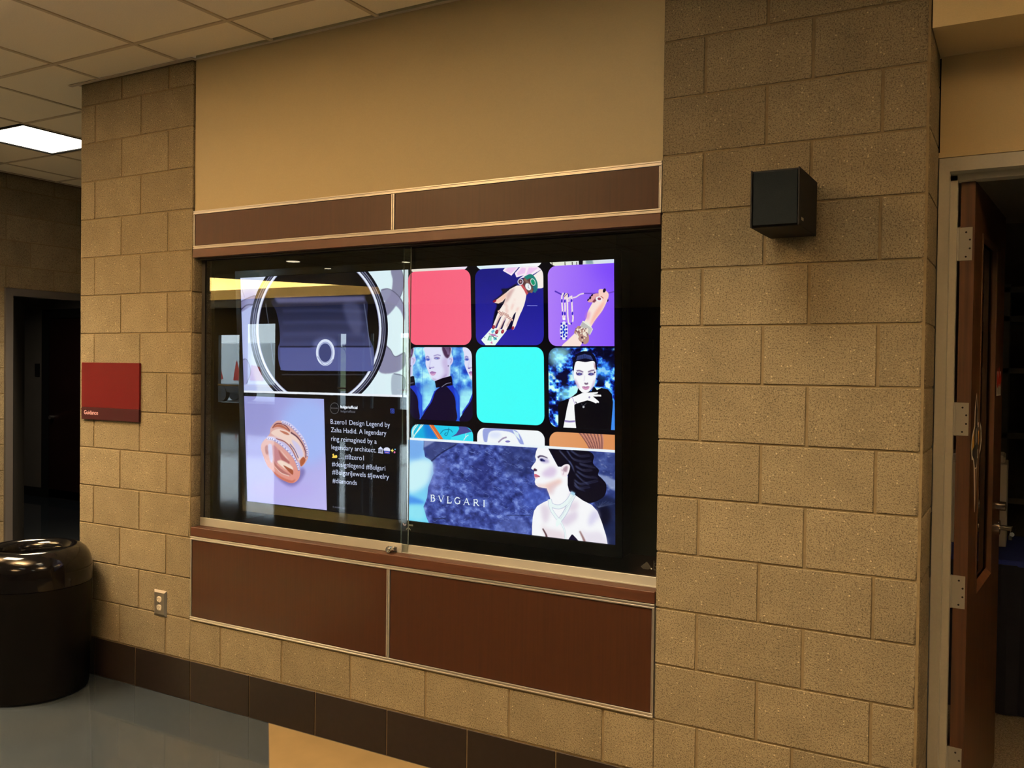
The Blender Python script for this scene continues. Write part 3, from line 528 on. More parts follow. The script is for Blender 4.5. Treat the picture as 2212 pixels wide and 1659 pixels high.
# ---------------------------------------------------------------- materials
def mat(name, col, rough=.6, metal=0, spec=.5, emit=0, noise=None, bump=0, coat=0, rnd=0, grain=None):
    """principled material; noise=(scale, amount, contrast) mottles it, rnd varies it per object, grain=(sx,sy,sz,amount) streaks it"""
    m = bpy.data.materials.new(name); m.use_nodes = True; nt = m.node_tree; b = nt.nodes['Principled BSDF']
    b.inputs['Roughness'].default_value = rough; b.inputs['Metallic'].default_value = metal
    b.inputs['Specular IOR Level'].default_value = spec; b.inputs['Coat Weight'].default_value = coat; b.inputs['Coat Roughness'].default_value = .08
    N = nt.nodes.new; L = nt.links.new
    rgb = N('ShaderNodeRGB'); rgb.outputs[0].default_value = (*col, 1); cur = rgb.outputs[0]
    def mul(cur, fac):
        x = N('ShaderNodeMix'); x.data_type = 'RGBA'; x.blend_type = 'MULTIPLY'; x.inputs[0].default_value = 1
        L(cur, x.inputs[6]); L(fac, x.inputs[7]); return x.outputs[2]
    tc = N('ShaderNodeTexCoord')
    if noise or grain:
        n = N('ShaderNodeTexNoise'); n.inputs['Detail'].default_value = 6
        geo = N('ShaderNodeNewGeometry')
        if grain:
            mp_ = N('ShaderNodeMapping'); mp_.inputs['Scale'].default_value = grain[:3]; L(geo.outputs['Position'], mp_.inputs[0]); L(mp_.outputs[0], n.inputs[0]); n.inputs['Scale'].default_value = 1; amt = grain[3]
        else:
            L(geo.outputs['Position'], n.inputs[0]); n.inputs['Scale'].default_value = noise[0]; amt = noise[1]
        r = N('ShaderNodeMapRange'); r.inputs[1].default_value = .3; r.inputs[2].default_value = .7; r.inputs[3].default_value = 1-amt; r.inputs[4].default_value = 1+amt
        L(n.outputs[0], r.inputs[0]); cc = N('ShaderNodeCombineColor')
        for k in range(3): L(r.outputs[0], cc.inputs[k])
        cur = mul(cur, cc.outputs[0])
        if bump:
            bp = N('ShaderNodeBump'); bp.inputs['Strength'].default_value = bump; bp.inputs['Distance'].default_value = .004; L(n.outputs[0], bp.inputs['Height']); L(bp.outputs[0], b.inputs['Normal'])
    if rnd:
        oi = N('ShaderNodeObjectInfo'); r = N('ShaderNodeMapRange'); r.inputs[3].default_value = 1-rnd; r.inputs[4].default_value = 1+rnd
        L(oi.outputs['Random'], r.inputs[0]); cc = N('ShaderNodeCombineColor')
        for k in range(3): L(r.outputs[0], cc.inputs[k])
        cur = mul(cur, cc.outputs[0])
    L(cur, b.inputs['Base Color'])
    if emit: b.inputs['Emission Color'].default_value = (*col, 1); b.inputs['Emission Strength'].default_value = emit
    return m
def block_material(name, col, rnd=.09):
    """ground-face concrete block: pale and dark aggregate grains in a sandy matrix, pitted"""
    m = mat(name, col, .95, spec=.12, rnd=rnd); nt = m.node_tree; N = nt.nodes.new; L = nt.links.new; b = nt.nodes['Principled BSDF']
    src = b.inputs['Base Color'].links[0].from_socket; geo = N('ShaderNodeNewGeometry')
    n1 = N('ShaderNodeTexNoise'); n1.inputs['Scale'].default_value = 190; n1.inputs['Detail'].default_value = 3
    n2 = N('ShaderNodeTexNoise'); n2.inputs['Scale'].default_value = 7; n2.inputs['Detail'].default_value = 4
    n3 = N('ShaderNodeTexVoronoi'); n3.inputs['Scale'].default_value = 95
    n4 = N('ShaderNodeTexNoise'); n4.inputs['Scale'].default_value = 330; n4.inputs['Detail'].default_value = 1
    for n in (n1, n2, n3, n4): L(geo.outputs['Position'], n.inputs['Vector'])
    def rng(s, a, b_, c, d):
        r = N('ShaderNodeMapRange'); r.inputs[1].default_value = a; r.inputs[2].default_value = b_; r.inputs[3].default_value = c; r.inputs[4].default_value = d; L(s, r.inputs[0]); return r.outputs[0]
    def mth(op, a, b_):
        x = N('ShaderNodeMath'); x.operation = op
        for k, v in enumerate((a, b_)):
            if isinstance(v, (int, float)): x.inputs[k].default_value = v
            else: L(v, x.inputs[k])
        return x.outputs[0]
    pit = rng(n1.outputs[0], .36, .50, .56, 1.04)
    tone = rng(n2.outputs[0], .3, .7, .90, 1.10)
    grit = rng(n4.outputs[0], .3, .7, .79, 1.21)
    f = mth('MULTIPLY', mth('MULTIPLY', pit, tone), grit)
    sep = N('ShaderNodeSeparateColor'); L(n3.outputs['Color'], sep.inputs[0])
    pale = mth('MULTIPLY', mth('GREATER_THAN', sep.outputs[0], .93), rng(n3.outputs['Distance'], .16, .34, 1, 0))
    f = mth('ADD', f, mth('MULTIPLY', pale, .95))
    cc = N('ShaderNodeCombineColor')
    for k in range(3): L(f, cc.inputs[k])
    x = N('ShaderNodeMix'); x.data_type = 'RGBA'; x.blend_type = 'MULTIPLY'; x.inputs[0].default_value = 1; L(src, x.inputs[6]); L(cc.outputs[0], x.inputs[7]); L(x.outputs[2], b.inputs['Base Color'])
    bp = N('ShaderNodeBump'); bp.inputs['Strength'].default_value = .5; bp.inputs['Distance'].default_value = .0025; L(f, bp.inputs['Height']); L(bp.outputs[0], b.inputs['Normal'])
    return m
MM = {}
MM['block'] = block_material('sand_block', (.163, .139, .091))
MM['mortar'] = mat('sand_mortar', (.135, .108, .062), .95, spec=.1, noise=(60, .12))
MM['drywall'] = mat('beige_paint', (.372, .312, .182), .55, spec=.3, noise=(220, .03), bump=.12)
MM['drywall_brightened'] = mat('brightened_beige_paint', (.62, .49, .265), .55, spec=.3, noise=(220, .03), bump=.12)  # beige wall paint brightened; stronger light by the door is put into the colour
MM['ceiling_tile'] = mat('ceiling_tile', (.93, .84, .66), .95, spec=.1, noise=(160, .035), rnd=.02)
MM['grid'] = mat('ceiling_grid', (.60, .50, .34), .6)  # white bars like the tiles; the shade on them is put into this darker colour
MM['trim_angle'] = mat('ceiling_angle', (.50, .42, .33), .5)
MM['wood'] = mat('cherry_panel', (.024, .0072, .0023), .5, spec=.2, grain=(130, 130, 3.2, .17), coat=.04)
MM['wood_edge'] = mat('cherry_edge', (.037, .011, .004), .5, spec=.3, grain=(4, 60, 90, .18), coat=.12)
MM['alum'] = mat('brushed_aluminium', (.46, .44, .41), .38, metal=.85, grain=(2, 200, 200, .05))
MM['alum_dull'] = mat('dull_aluminium', (.35, .345, .305), .5, metal=.25)
MM['case'] = mat('olive_case_lining', (.028, .024, .014), .7, noise=(9, .2))
MM['case_floor'] = mat('dark_case_floor', (.030, .014, .008), .35, grain=(2, 50, 50, .2))
MM['plastic'] = mat('black_plastic', (.006, .006, .007), .35)
MM['satin_black'] = mat('satin_black', (.0018, .0018, .002), .34, spec=.12)
MM['gloss_black'] = mat('glossy_black', (.002, .002, .0025), .10, spec=.32, coat=.0)
MM['speaker'] = mat('speaker_cabinet', (.0035, .004, .005), .6, spec=.15, noise=(500, .2), bump=.2)
MM['grille'] = mat('speaker_cloth', (.0045, .007, .009), .9, spec=.1, noise=(700, .3), bump=.3)
MM['steel'] = mat('satin_steel', (.58, .55, .50), .3, metal=.9)
MM['chrome'] = mat('chrome', (.75, .73, .70), .15, metal=1)
MM['base_tile'] = mat('black_glazed_block', (.010, .0075, .007), .4, spec=.14, noise=(40, .12), rnd=.12)
MM['grout'] = mat('grey_grout', (.16, .13, .10), .9)
MM['red'] = mat('maroon_sign', (.060, .0022, .0045), .55, spec=.12)
MM['plum'] = mat('plum_sign_band', (.022, .0035, .0070), .55, spec=.12)
MM['sign_text'] = mat('pink_white_lettering', (.70, .42, .46), .6)
MM['ivory'] = mat('ivory_receptacle', (.62, .55, .42), .4)
MM['slot'] = mat('slot', (.01, .01, .01), .8)
MM['frame_beige'] = mat('beige_door_frame', (.48, .46, .38), .5, noise=(120, .03))
MM['frame_dark'] = mat('charcoal_door_frame', (.055, .055, .060), .45)
MM['door_wood'] = mat('oak_door_veneer', (.058, .024, .009), .5, spec=.25, grain=(60, 60, 2.2, .38), coat=.1)
MM['door_edge'] = mat('oak_door_edge', (.060, .025, .010), .5, grain=(80, 80, 2.0, .35))
MM['lit_stop_wood'] = mat('lite_stop', (.15, .06, .026), .5, grain=(30, 30, 3, .2))  # light falling on the bottom stop is put into this paler colour
MM['dark_red'] = mat('dark_red_door', (.022, .005, .004), .5)
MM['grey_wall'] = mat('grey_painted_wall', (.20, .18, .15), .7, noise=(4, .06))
MM['dark'] = mat('black_recess', (.004, .004, .004), .9)
MM['room_wall'] = mat('office_wall', (.30, .27, .2), .8)
MM['white'] = mat('white_print', (.72, .68, .60), .6)
MM['yellow'] = mat('yellow_print', (.75, .42, .06), .6)
MM['redprint'] = mat('red_print', (.55, .03, .02), .6)
MM['blackprint'] = mat('black_print', (.012, .010, .012), .6)
MM['blue_cloth'] = mat('royal_blue_cloth', (.010, .026, .24), .8, noise=(14, .12))
MM['navy_cloth'] = mat('navy_cloth', (.004, .006, .018), .9)
MM['white_box'] = mat('white_enamel', (.70, .66, .58), .5)
MM['diffuser'] = mat('light_diffuser', (1, .90, .72), .5, emit=3.2)
def floor_material():
    m = mat('blue_grey_vinyl', (.022, .032, .045), .34, spec=.45, noise=(95, .13)); nt = m.node_tree; N = nt.nodes.new; L = nt.links.new; b = nt.nodes['Principled BSDF']
    src = b.inputs['Base Color'].links[0].from_socket; geo = N('ShaderNodeNewGeometry'); n = N('ShaderNodeTexNoise'); n.inputs['Scale'].default_value = 2.2; n.inputs['Detail'].default_value = 5; L(geo.outputs['Position'], n.inputs[0])
    x = N('ShaderNodeMix'); x.data_type = 'RGBA'; L(n.outputs[0], x.inputs[0]); L(src, x.inputs[6]); x.inputs[7].default_value = (.036, .042, .046, 1)
    L(x.outputs[2], b.inputs['Base Color'])
    w1 = N('ShaderNodeTexNoise'); w1.inputs['Scale'].default_value = 3.2; L(geo.outputs['Position'], w1.inputs[0]); bp = N('ShaderNodeBump'); bp.inputs['Strength'].default_value = .2; bp.inputs['Distance'].default_value = .0012; L(w1.outputs[0], bp.inputs['Height']); L(bp.outputs[0], b.inputs['Normal'])
    b.inputs['Roughness'].default_value = .06
    return m
MM['floor'] = floor_material()
MM['tan_floor'] = mat('ochre_vinyl', (.165, .118, .053), .5, spec=.4, noise=(9, .07))
MM['seam'] = mat('floor_seam', (.05, .045, .035), .8)
def carpet():
    m = mat('speckled_carpet', (.40, .34, .26), 1, spec=.05, noise=(170, .5), bump=1); return m
MM['carpet'] = carpet()
def glass_material(name='clear_glass', tint=(.93, .95, .93), gain=1.):
    m = bpy.data.materials.new(name); m.use_nodes = True; nt = m.node_tree; nt.nodes.clear(); N = nt.nodes.new; L = nt.links.new
    out = N('ShaderNodeOutputMaterial'); mix = N('ShaderNodeMixShader'); tr = N('ShaderNodeBsdfTransparent'); gl = N('ShaderNodeBsdfGlossy')
    tr.inputs[0].default_value = (*tint, 1); gl.inputs['Roughness'].default_value = .0; gl.inputs[0].default_value = (1, 1, 1, 1)
    geo = N('ShaderNodeNewGeometry'); a = N('ShaderNodeMapRange'); a.inputs[3].default_value = 1.52; a.inputs[4].default_value = 1/1.52; L(geo.outputs['Backfacing'], a.inputs[0])
    fr = N('ShaderNodeFresnel'); L(a.outputs[0], fr.inputs[0]); g = N('ShaderNodeMath'); g.operation = 'MULTIPLY'; g.inputs[1].default_value = gain; g.use_clamp = True; L(fr.outputs[0], g.inputs[0])
    L(g.outputs[0], mix.inputs[0]); L(tr.outputs[0], mix.inputs[1]); L(gl.outputs[0], mix.inputs[2]); L(mix.outputs[0], out.inputs[0])
    return m
MM['glass'] = glass_material('case_glass', gain=1.25)
MM['shop_glass'] = glass_material('shop_glass', (.97, .98, .98), .6)
MM['door_glass'] = glass_material('door_glass', (.5, .5, .48), 1)

# ---------------------------------------------------------------- helpers
def link(name, me, m, parent=None):
    o = bpy.data.objects.new(name, me); C.objects.link(o)
    if m is not None and not me.materials: me.materials.append(MM[m] if isinstance(m, str) else m)
    if parent: o.parent = parent
    return o
class B:
    def __init__(s): s.v = []; s.f = []
    def add(s, v, f): n = len(s.v); s.v += [tuple(p) for p in v]; s.f += [tuple(i+n for i in q) for q in f]; return s
    def box(s, x0, x1, y0, y1, z0, z1, c=0):
        """box with optional chamfer c on every edge"""
        if not c: return s.add([(x, y, z) for x in (x0, x1) for y in (y0, y1) for z in (z0, z1)], [(0, 1, 3, 2), (4, 6, 7, 5), (0, 4, 5, 1), (2, 3, 7, 6), (0, 2, 6, 4), (1, 5, 7, 3)])
        bm = bmesh.new(); bmesh.ops.create_cube(bm, size=1)
        for v in bm.verts: v.co = Vector(((x0+x1)/2+v.co.x*(x1-x0), (y0+y1)/2+v.co.y*(y1-y0), (z0+z1)/2+v.co.z*(z1-z0)))
        bmesh.ops.bevel(bm, geom=list(bm.edges), offset=c, segments=1, affect='EDGES')
        bm.verts.index_update(); s.add([v.co[:] for v in bm.verts], [[v.index for v in f.verts] for f in bm.faces]); bm.free(); return s
    def prism(s, pts, lo, hi, axis='z'):
        n = len(pts)
        def P(a, b, t): return {'z': (a, b, t), 'y': (a, t, b), 'x': (t, a, b)}[axis]
        s.add([P(a, b, lo) for a, b in pts]+[P(a, b, hi) for a, b in pts], [tuple(range(n))[::-1], tuple(range(n, 2*n))]+[(i, (i+1) % n, n+(i+1) % n, n+i) for i in range(n)]); return s
    def lathe(s, prof, cx, cy, seg=48, cap=True):
        n = len(prof); V = [(cx+r*math.cos(2*PI*k/seg), cy+r*math.sin(2*PI*k/seg), z) for k in range(seg) for r, z in prof]
        F = [(k*n+i, ((k+1) % seg)*n+i, ((k+1) % seg)*n+i+1, k*n+i+1) for k in range(seg) for i in range(n-1)]
        s.add(V, F); return s
    def cyl(s, p, q, r, seg=20, r2=None):
        p = Vector(p); q = Vector(q); d = (q-p).normalized(); a = d.orthogonal().normalized(); b = d.cross(a); r2 = r if r2 is None else r2
        V = [p+(a*math.cos(2*PI*k/seg)+b*math.sin(2*PI*k/seg))*r for k in range(seg)]+[q+(a*math.cos(2*PI*k/seg)+b*math.sin(2*PI*k/seg))*r2 for k in range(seg)]
        s.add(V, [tuple(range(seg))[::-1], tuple(range(seg, 2*seg))]+[(i, (i+1) % seg, seg+(i+1) % seg, seg+i) for i in range(seg)]); return s
    def obj(s, name, m, parent=None, smooth=0, mat_world=None):
        me = bpy.data.meshes.new(name); me.from_pydata(s.v, [], s.f)
        bm = bmesh.new(); bm.from_mesh(me); bmesh.ops.recalc_face_normals(bm, faces=bm.faces); bm.to_mesh(me); bm.free()
        if smooth:
            for p in me.polygons: p.use_smooth = True
            me.set_sharp_from_angle(angle=math.radians(smooth))
        o = link(name, me, m, parent)
        return o
def struct(o, label=None, cat=None):
    o['kind'] = 'structure'
    if label: o['label'] = label; o['category'] = cat
    return o
def thing(name, label, cat, loc=(0, 0, 0), group=None):
    o = bpy.data.objects.new(name, None); C.objects.link(o); o.location = loc; o.empty_display_size = .1
    o['label'] = label; o['category'] = cat
    if group: o['group'] = group
    return o
def tag(o, label, cat, group=None):
    o['label'] = label; o['category'] = cat
    if group: o['group'] = group
    return o
def adopt(root, *objs):
    """parent world-space parts to a placed root"""
    bpy.context.view_layer.update()
    for o in objs:
        o.parent = root; o.matrix_parent_inverse = root.matrix_world.inverted()
class Part:
    """collects world-space parts and hands them to their thing"""
    def __init__(s, root): s.r = root
    def __call__(s, b, name, m, label=None, smooth=0, parent=None):
        o = b.obj(name, m, None, smooth)
        if parent is None: adopt(s.r, o)
        else:
            bpy.context.view_layer.update(); o.parent = parent; o.matrix_parent_inverse = parent.matrix_world.inverted()
        if label: o['label'] = label
        return o
def flat_text(s, size, depth=.0006):
    cu = bpy.data.curves.new('t', 'FONT'); cu.body = s; cu.size = size; cu.extrude = depth; cu.resolution_u = 4
    ob = bpy.data.objects.new('t', cu); C.objects.link(ob); bpy.context.view_layer.update()
    me = bpy.data.meshes.new_from_object(ob.evaluated_get(bpy.context.evaluated_depsgraph_get()))
    bpy.data.objects.remove(ob); bpy.data.curves.remove(cu)
    return me

# ---------------------------------------------------------------- block courses
H = .2032
def block(x0, x1, z0, z1, depth=.10, y=0., rl=.0015, rr=.0015, axis='x', jit=True, back=1):
    """one concrete block facing -y (axis x) or +x (axis y); rl/rr round its left/right vertical edge"""
    c = .0018; dy = random.uniform(-.0006, .0006) if jit else 0
    def plan(ins):
        a = []; 
        for k in range(5 if rl > .005 else 2):
            t = k/(4 if rl > .005 else 1)*PI/2; r = rl
            a.append((x0+r-(r)*math.cos(t), y+dy+r-r*math.sin(t)))
        for k in range(5 if rr > .005 else 2):
            t = k/(4 if rr > .005 else 1)*PI/2; r = rr
            a.append((x1-r+r*math.sin(t), y+dy+r-r*math.cos(t)))
        a = [(min(max(px, x0+ins), x1-ins), py+ins) for px, py in a]
        return [(x0+ins, y+depth)]+a+[(x1-ins, y+depth)]
    rings = [(z0, c), (z0+c, 0), (z1-c, 0), (z1, c)]
    V = []; n = 0
    for z, i in rings:
        p = plan(i); n = len(p); V += [(a, b, z) for a, b in p]
    F = [(k*n+i, k*n+(i+1) % n, (k+1)*n+(i+1) % n, (k+1)*n+i) for k in range(3) for i in range(n)]+[tuple(range(n))[::-1], tuple(range(3*n, 4*n))]
    if axis == 'y': V = [(-(b), a, z) for a, b, z in V]
    return B().add(V, F)
G = .0042   # half a joint
def course(parent, xs, z0, z1, left_round=0, right_round=0, m='block', name='block', y=0., depth=.10, axis='x'):
    for i, (a, b) in enumerate(zip(xs[:-1], xs[1:])):
        L0 = i == 0; R0 = i == len(xs)-2
        bl = block(a+(0 if L0 else G*1.25), b-(0 if R0 else G*1.25), z0+G*.8, z1-G*.8, depth, y, left_round if L0 and left_round else .0015, right_round if R0 and right_round else .0015, axis)
        o = bl.obj(name, m, parent, 40)

# ================================================================= the setting
XL0, XL1 = -4.455, -3.580      # left pier
XR0, XR1 = -1.150, -.272       # right pier
# ---- floor
fl = struct(B().box(-27, 6, -17, .35, -.12, 0).box(-27, XL0, .35, 4, -.12, 0).box(-27, 6, -17.5, -17, -.12, 0).obj('floor', 'floor'), 'blue-grey mottled vinyl floor in front of the display wall', 'floor')
B().prism([(-3.042, -.001), (-1.40, -1.643), (.242, -.001)], .0001, .0012).obj('ochre_floor_sheet', 'tan_floor', fl)['label'] = 'ochre yellow vinyl area with a diagonal edge'
s2 = .003
B().prism([(-3.042-s2*1.4, -.001), (-1.40, -1.643-s2*1.4), (-1.40, -1.643), (-3.042, -.001)], .0001, .0009).obj('seam', 'seam', fl)
B().prism([(-3.04, -.004), (.24, -.004), (.24, -.0005), (-3.04, -.0005)], .0005, .0016).obj('seam', 'seam', fl)
for a in (-5.6,):
    B().prism([(a, -.001), (a+.003, -.001), (a+1.503, -1.501), (a+1.5, -1.501)], .0001, .0006).obj('seam', 'seam', fl)

# ---- main wall: mortar backing, every block a part
wall = struct(B().box(XL0+.003, XL1-.006, .0036, .30, 0, CZ).box(XL1-.006, XR0+.004, .0036, .10, 0, .4064).box(XR0+.004, XR1-.004, .0036, .298, 0, CZ).box(XL0+.003, XL0+.3, .29, 4.0, 0, CZ).obj('wall_back', 'mortar'), 'sand coloured concrete block wall with two piers around a display case', 'wall')
for r in range(1, 16):
    z0, z1 = r*H, min((r+1)*H, CZ-.006)
    if z1-z0 < .03: continue
    ls = [XL0, -4.330, -3.963, XL1] if r % 2 == 0 else [XL0, -4.115, -3.757, XL1]
    rr = .022 if .86 < z0+.05 and z1 < 2.25 else .006
    course(wall, ls, z0, z1, .012, rr, depth=.29)
    rs = [XR0, -.780, -.413, XR1] if r % 2 == 0 else [XR0, -.995, -.630, XR1]
    if r == 1: rs = [XR0, -.989, -.659, XR1]
    course(wall, rs, z0, z1, .005, .024, depth=.296)
    if r == 1: course(wall, [XL1, -3.367, -2.968, -2.560, -2.157, -1.755, -1.350, XR0], z0, z1-.004, depth=.09)
# the pier's hidden left flank and the upper painted board
for r in range(0, 16):
    z0, z1 = r*H, min((r+1)*H, CZ-.006)
    if z1-z0 < .03: continue
    off = 0 if r % 2 else .2
    ys = [.30+off]+[.30+off+.4064*k for k in range(1, 9)]
    bb = B()
    for a, b in zip(ys[:-1], ys[1:]): bb.box(XL0, XL0+.05, a+G, b-G, z0+G, z1-G)
    o = bb.obj('block_courses', 'block', wall); o['kind'] = 'stuff'
up_board = struct(B().box(XL1+.003, XR0-.002, .012, .08, 2.428, CZ+.02).obj('wall_upper', 'drywall'), 'smooth beige painted wall above the display case', 'wall')
# ---- black glazed base course
base = struct(B().box(XL0+.003, XR1-.02, .0046, .06, .0, .2032).obj('baseboard_back', 'grout'), 'black glazed block base along the display wall', 'baseboard')
for a, b in zip([XL0, -4.314, -3.989, -3.578, -3.173, -2.763, -2.358, -1.950, -1.545, -1.150, -.745, XR1][:-1], [-4.314, -3.989, -3.578, -3.173, -2.763, -2.358, -1.950, -1.545, -1.150, -.745, XR1]):
    rr = .024 if b == XR1 else .001
    block(a+.0028, b-.0028, .001, .1990, .05, .0, .001, rr).obj('glazed_block', 'base_tile', base, 40)

# ---- ceiling: slab above, grid, tiles
GX0, GY0, GS = -3.6716, -.2700, .6129
cl = struct(B().box(-27, 6, -7.6, 4, CZ+.05, CZ+.20).obj('ceiling', 'ceiling_tile'), 'lay-in ceiling of white tiles turned tan by the lamps', 'ceiling')
trof_cells = [(x-sx/2-.02, x+sx/2+.02, y-sy/2-.02, y+sy/2+.02) for x, y, sx, sy in TROFF]
tile_me = B().box(-GS/2+.0105, GS/2-.0105, -GS/2+.0105, GS/2-.0105, 0, .018, .003).obj('x', 'ceiling_tile'); tm = tile_me.data; bpy.data.objects.remove(tile_me)
gb = B()
kx = list(range(-9, 11)); ky = list(range(-12, 7))
def inwall(x, y):
    return (XL0-.02 < x and y > .01) or x < -7.05 and y > -1.0 or y > 3.6
for i in kx:
    for j in ky:
        cx, cy = GX0+(i+.5)*GS, GY0+(j+.5)*GS
        if any(a < cx < b and c < cy < d for a, b, c, d in trof_cells): continue
        x0, x1, y0, y1 = cx-GS/2, cx+GS/2, cy-GS/2, cy+GS/2
        if x1 < -7.04 and y0 > -1: continue
        if x0 > XL0 and y0 >= 0: continue
        full = not (x1 > XL0-.02 and y1 > 0) and not (x0 < -7.04 and y1 > -1)
        near = -8.5 < cx < 1.5 and -3.2 < cy < 2.6
        if full and near:
            o = link('ceiling_tile', tm, None, cl); o.location = (cx, cy, CZ+.004)
        else:
            if x1 > XL0-.02 and y1 > 0 and y0 < 0:
                if x0 > XL0: y1 = .0-.008
                else:
                    y1 = 0-.008 if x1 > XL0+.25 else y1
            if x0 < -7.04 and y1 > -1: x0 = max(x0, -7.03)
            o = B().box(x0+.0125, x1-.0125, y0+.0125, max(y1-.0125, y0+.02), CZ+.004, CZ+.022).obj('ceiling_tile', 'ceiling_tile', cl)
W2 = .0095
for i in kx+[11]:
    x = GX0+i*GS
    ymax = -.004 if x > XL0-.02 else 3.6
    if x < -7.04: ymax = -1.0
    gb.box(x-W2, x+W2, -7.6, ymax, CZ, CZ+.012)
for j in ky+[7]:
    y = GY0+j*GS
    if y > 3.6: continue
    x1 = 3.1 if y < 0 else XL0-.004
    x0 = -9.2 if y < -1 else -7.03
    gb.box(x0, x1, y-W2, y+W2, CZ+.0006, CZ+.0126)
# stepped joints of the troffer cells are covered by the fixtures
g_o = gb.obj('ceiling_grid', 'grid', cl)
ang = B().box(XL0-.075, XL1+.012, -.024, .0, CZ-.003, CZ+.001).box(XL0-.024, XL0-.001, .0, 3.6, CZ-.003, CZ+.001).box(XL1-.012, XL1+.010, -.002, .016, CZ-.003, CZ+.001).box(XL1+.008, XR0, -.004, .0115, CZ-.0025, CZ+.001).box(XR0-.01, XR1, -.022, -.001, CZ-.003, CZ+.001).box(-7.035, -7.013, -1.0, 3.6, CZ-.003, CZ+.001)
ang.obj('ceiling_angle', 'trim_angle', cl)

# ---- left wall with its dark doorway
wl = struct(B().box(-7.60, -7.0436, -1.0, 1.141, 0, CZ+.05).box(-7.30, -7.0436, 1.141, 2.12, 2.262, CZ+.05).box(-7.30, -7.0436, 2.12, 3.8, 0, CZ+.05).box(-27, -7.05, -1.0, -.8, 0, 5.2).obj('wall_left', 'mortar'), 'shadowed concrete block wall at the far left with a dark doorway', 'wall')
for r in range(0, 16):
    z0, z1 = r*H, min((r+1)*H, CZ-.006)
    if z1-z0 < .03: continue
    off = 0 if r % 2 else .2032
    ys = [-1.0, -.88+off]+[-.88+off+.4064*k for k in range(1, 12)]; ys = [v for v in ys if v < 3.4]+[3.4]
    for a, b in zip(ys[:-1], ys[1:]):
        spans = [(a, b)]
        if z0 < 2.2:
            spans = [(a, min(b, 1.141))] if a < 1.141 else []
            if b > 2.12: spans.append((max(a, 2.12), b))
        if z0 < 2.262 < z1 and b > 1.141 and a < 2.12: z00 = 2.262
        else: z00 = z0
        for p, q in spans:
            if q-p < .02: continue
            B().box(-7.0436-.004, -7.04, p+G, q-G, z00+G, z1-G, .0008).obj('block', 'block', wl)
dr2 = thing('door_2', 'dark doorway with a charcoal frame in the far left wall', 'doorway', (-7.04, 1.141, 0)); dr2['kind'] = 'structure'
p = Part(dr2)
p(B().box(-7.10, -7.02, 1.141, 1.200, 0, 2.262).box(-7.10, -7.02, 2.061, 2.12, 0, 2.262).box(-7.10, -7.02, 1.200, 2.061, 2.203, 2.262).box(-7.16, -7.10, 1.185, 1.215, 0, 2.262), 'door_frame', 'frame_dark')
p(B().prism([(-7.12, 1.215), (-7.12, 1.255), (-7.806, 1.785), (-7.832, 1.753)], .02, 2.19), 'door_leaf', 'dark')
p(B().prism([(-7.60, 1.610), (-7.608, 1.618), (-7.74, 1.735), (-7.732, 1.727)], .20, .42), 'kick_plate', 'steel')
# what stands beyond that doorway
YI = 3.8
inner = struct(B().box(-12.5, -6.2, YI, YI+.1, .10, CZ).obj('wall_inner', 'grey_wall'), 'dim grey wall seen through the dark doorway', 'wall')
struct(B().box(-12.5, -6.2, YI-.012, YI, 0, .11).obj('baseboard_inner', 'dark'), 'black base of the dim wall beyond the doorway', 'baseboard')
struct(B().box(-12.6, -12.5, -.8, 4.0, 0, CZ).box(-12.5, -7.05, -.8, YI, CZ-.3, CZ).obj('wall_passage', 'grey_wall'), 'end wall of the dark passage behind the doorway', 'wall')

d3 = thing('door_3', 'dark red door in a black frame deep in the passage beyond the doorway', 'door', (-9.9, YI, 0)); d3['kind'] = 'structure'; p = Part(d3)
p(B().box(-10.63, -10.50, YI-.03, YI+.02, 0, 2.33).box(-9.30, -9.17, YI-.03, YI+.02, 0, 2.33).box(-10.50, -9.30, YI-.03, YI+.02, 2.22, 2.33), 'door_frame', 'dark')
p(B().box(-10.50, -9.30, YI-.012, YI+.01, .01, 2.22), 'door_leaf', 'dark_red'); p(B().cyl((-10.42, YI-.012, 1.0), (-10.42, YI-.06, 1.0), .025, 16), 'door_knob', 'steel')
tag(B().box(-10.80, -10.71, YI-.012, YI, 1.50, 1.66, .003).obj('switch_plate', 'dark'), 'black switch plate on the dim grey wall beyond the doorway', 'switch')
# ---- door wall on the right, recessed beyond the pier
DY = .30
ds = struct(B().box(-.268, 2.4, DY, DY+.12, 2.418, 2.76).box(.78, 2.4, DY, DY+.12, 0, 2.418).box(-.272, 2.4, .0, DY+.12, 2.745, CZ+.02).obj('wall_right', 'drywall_brightened'), 'beige painted wall and soffit above the oak door', 'wall')
struct(B().box(-.2705, 2.4, DY-.012, DY+.02, 2.402, 2.420).obj('trim_1', 'drywall_brightened'), 'thin beige bead above the door frame', 'trim')
struct(B().box(-.2765, -.2685, DY+.004, DY+.03, 2.42, 2.742).obj('trim_2', 'dark'), 'black strip standing for shade in the joint between the pier and the painted wall', 'trim')  # shadow line beside the pier, built as a dark strip
struct(B().box(2.4, 6, .0, .4, 0, CZ+.02).obj('wall_far_right', 'drywall'), 'beige wall beyond the door, outside the picture', 'wall')

struct(B().box(-7.3, XL0, 3.6, 3.7, 0, CZ+.05).obj('wall_corridor_end', 'drywall'), 'far end wall of the side corridor behind the left pier', 'wall')
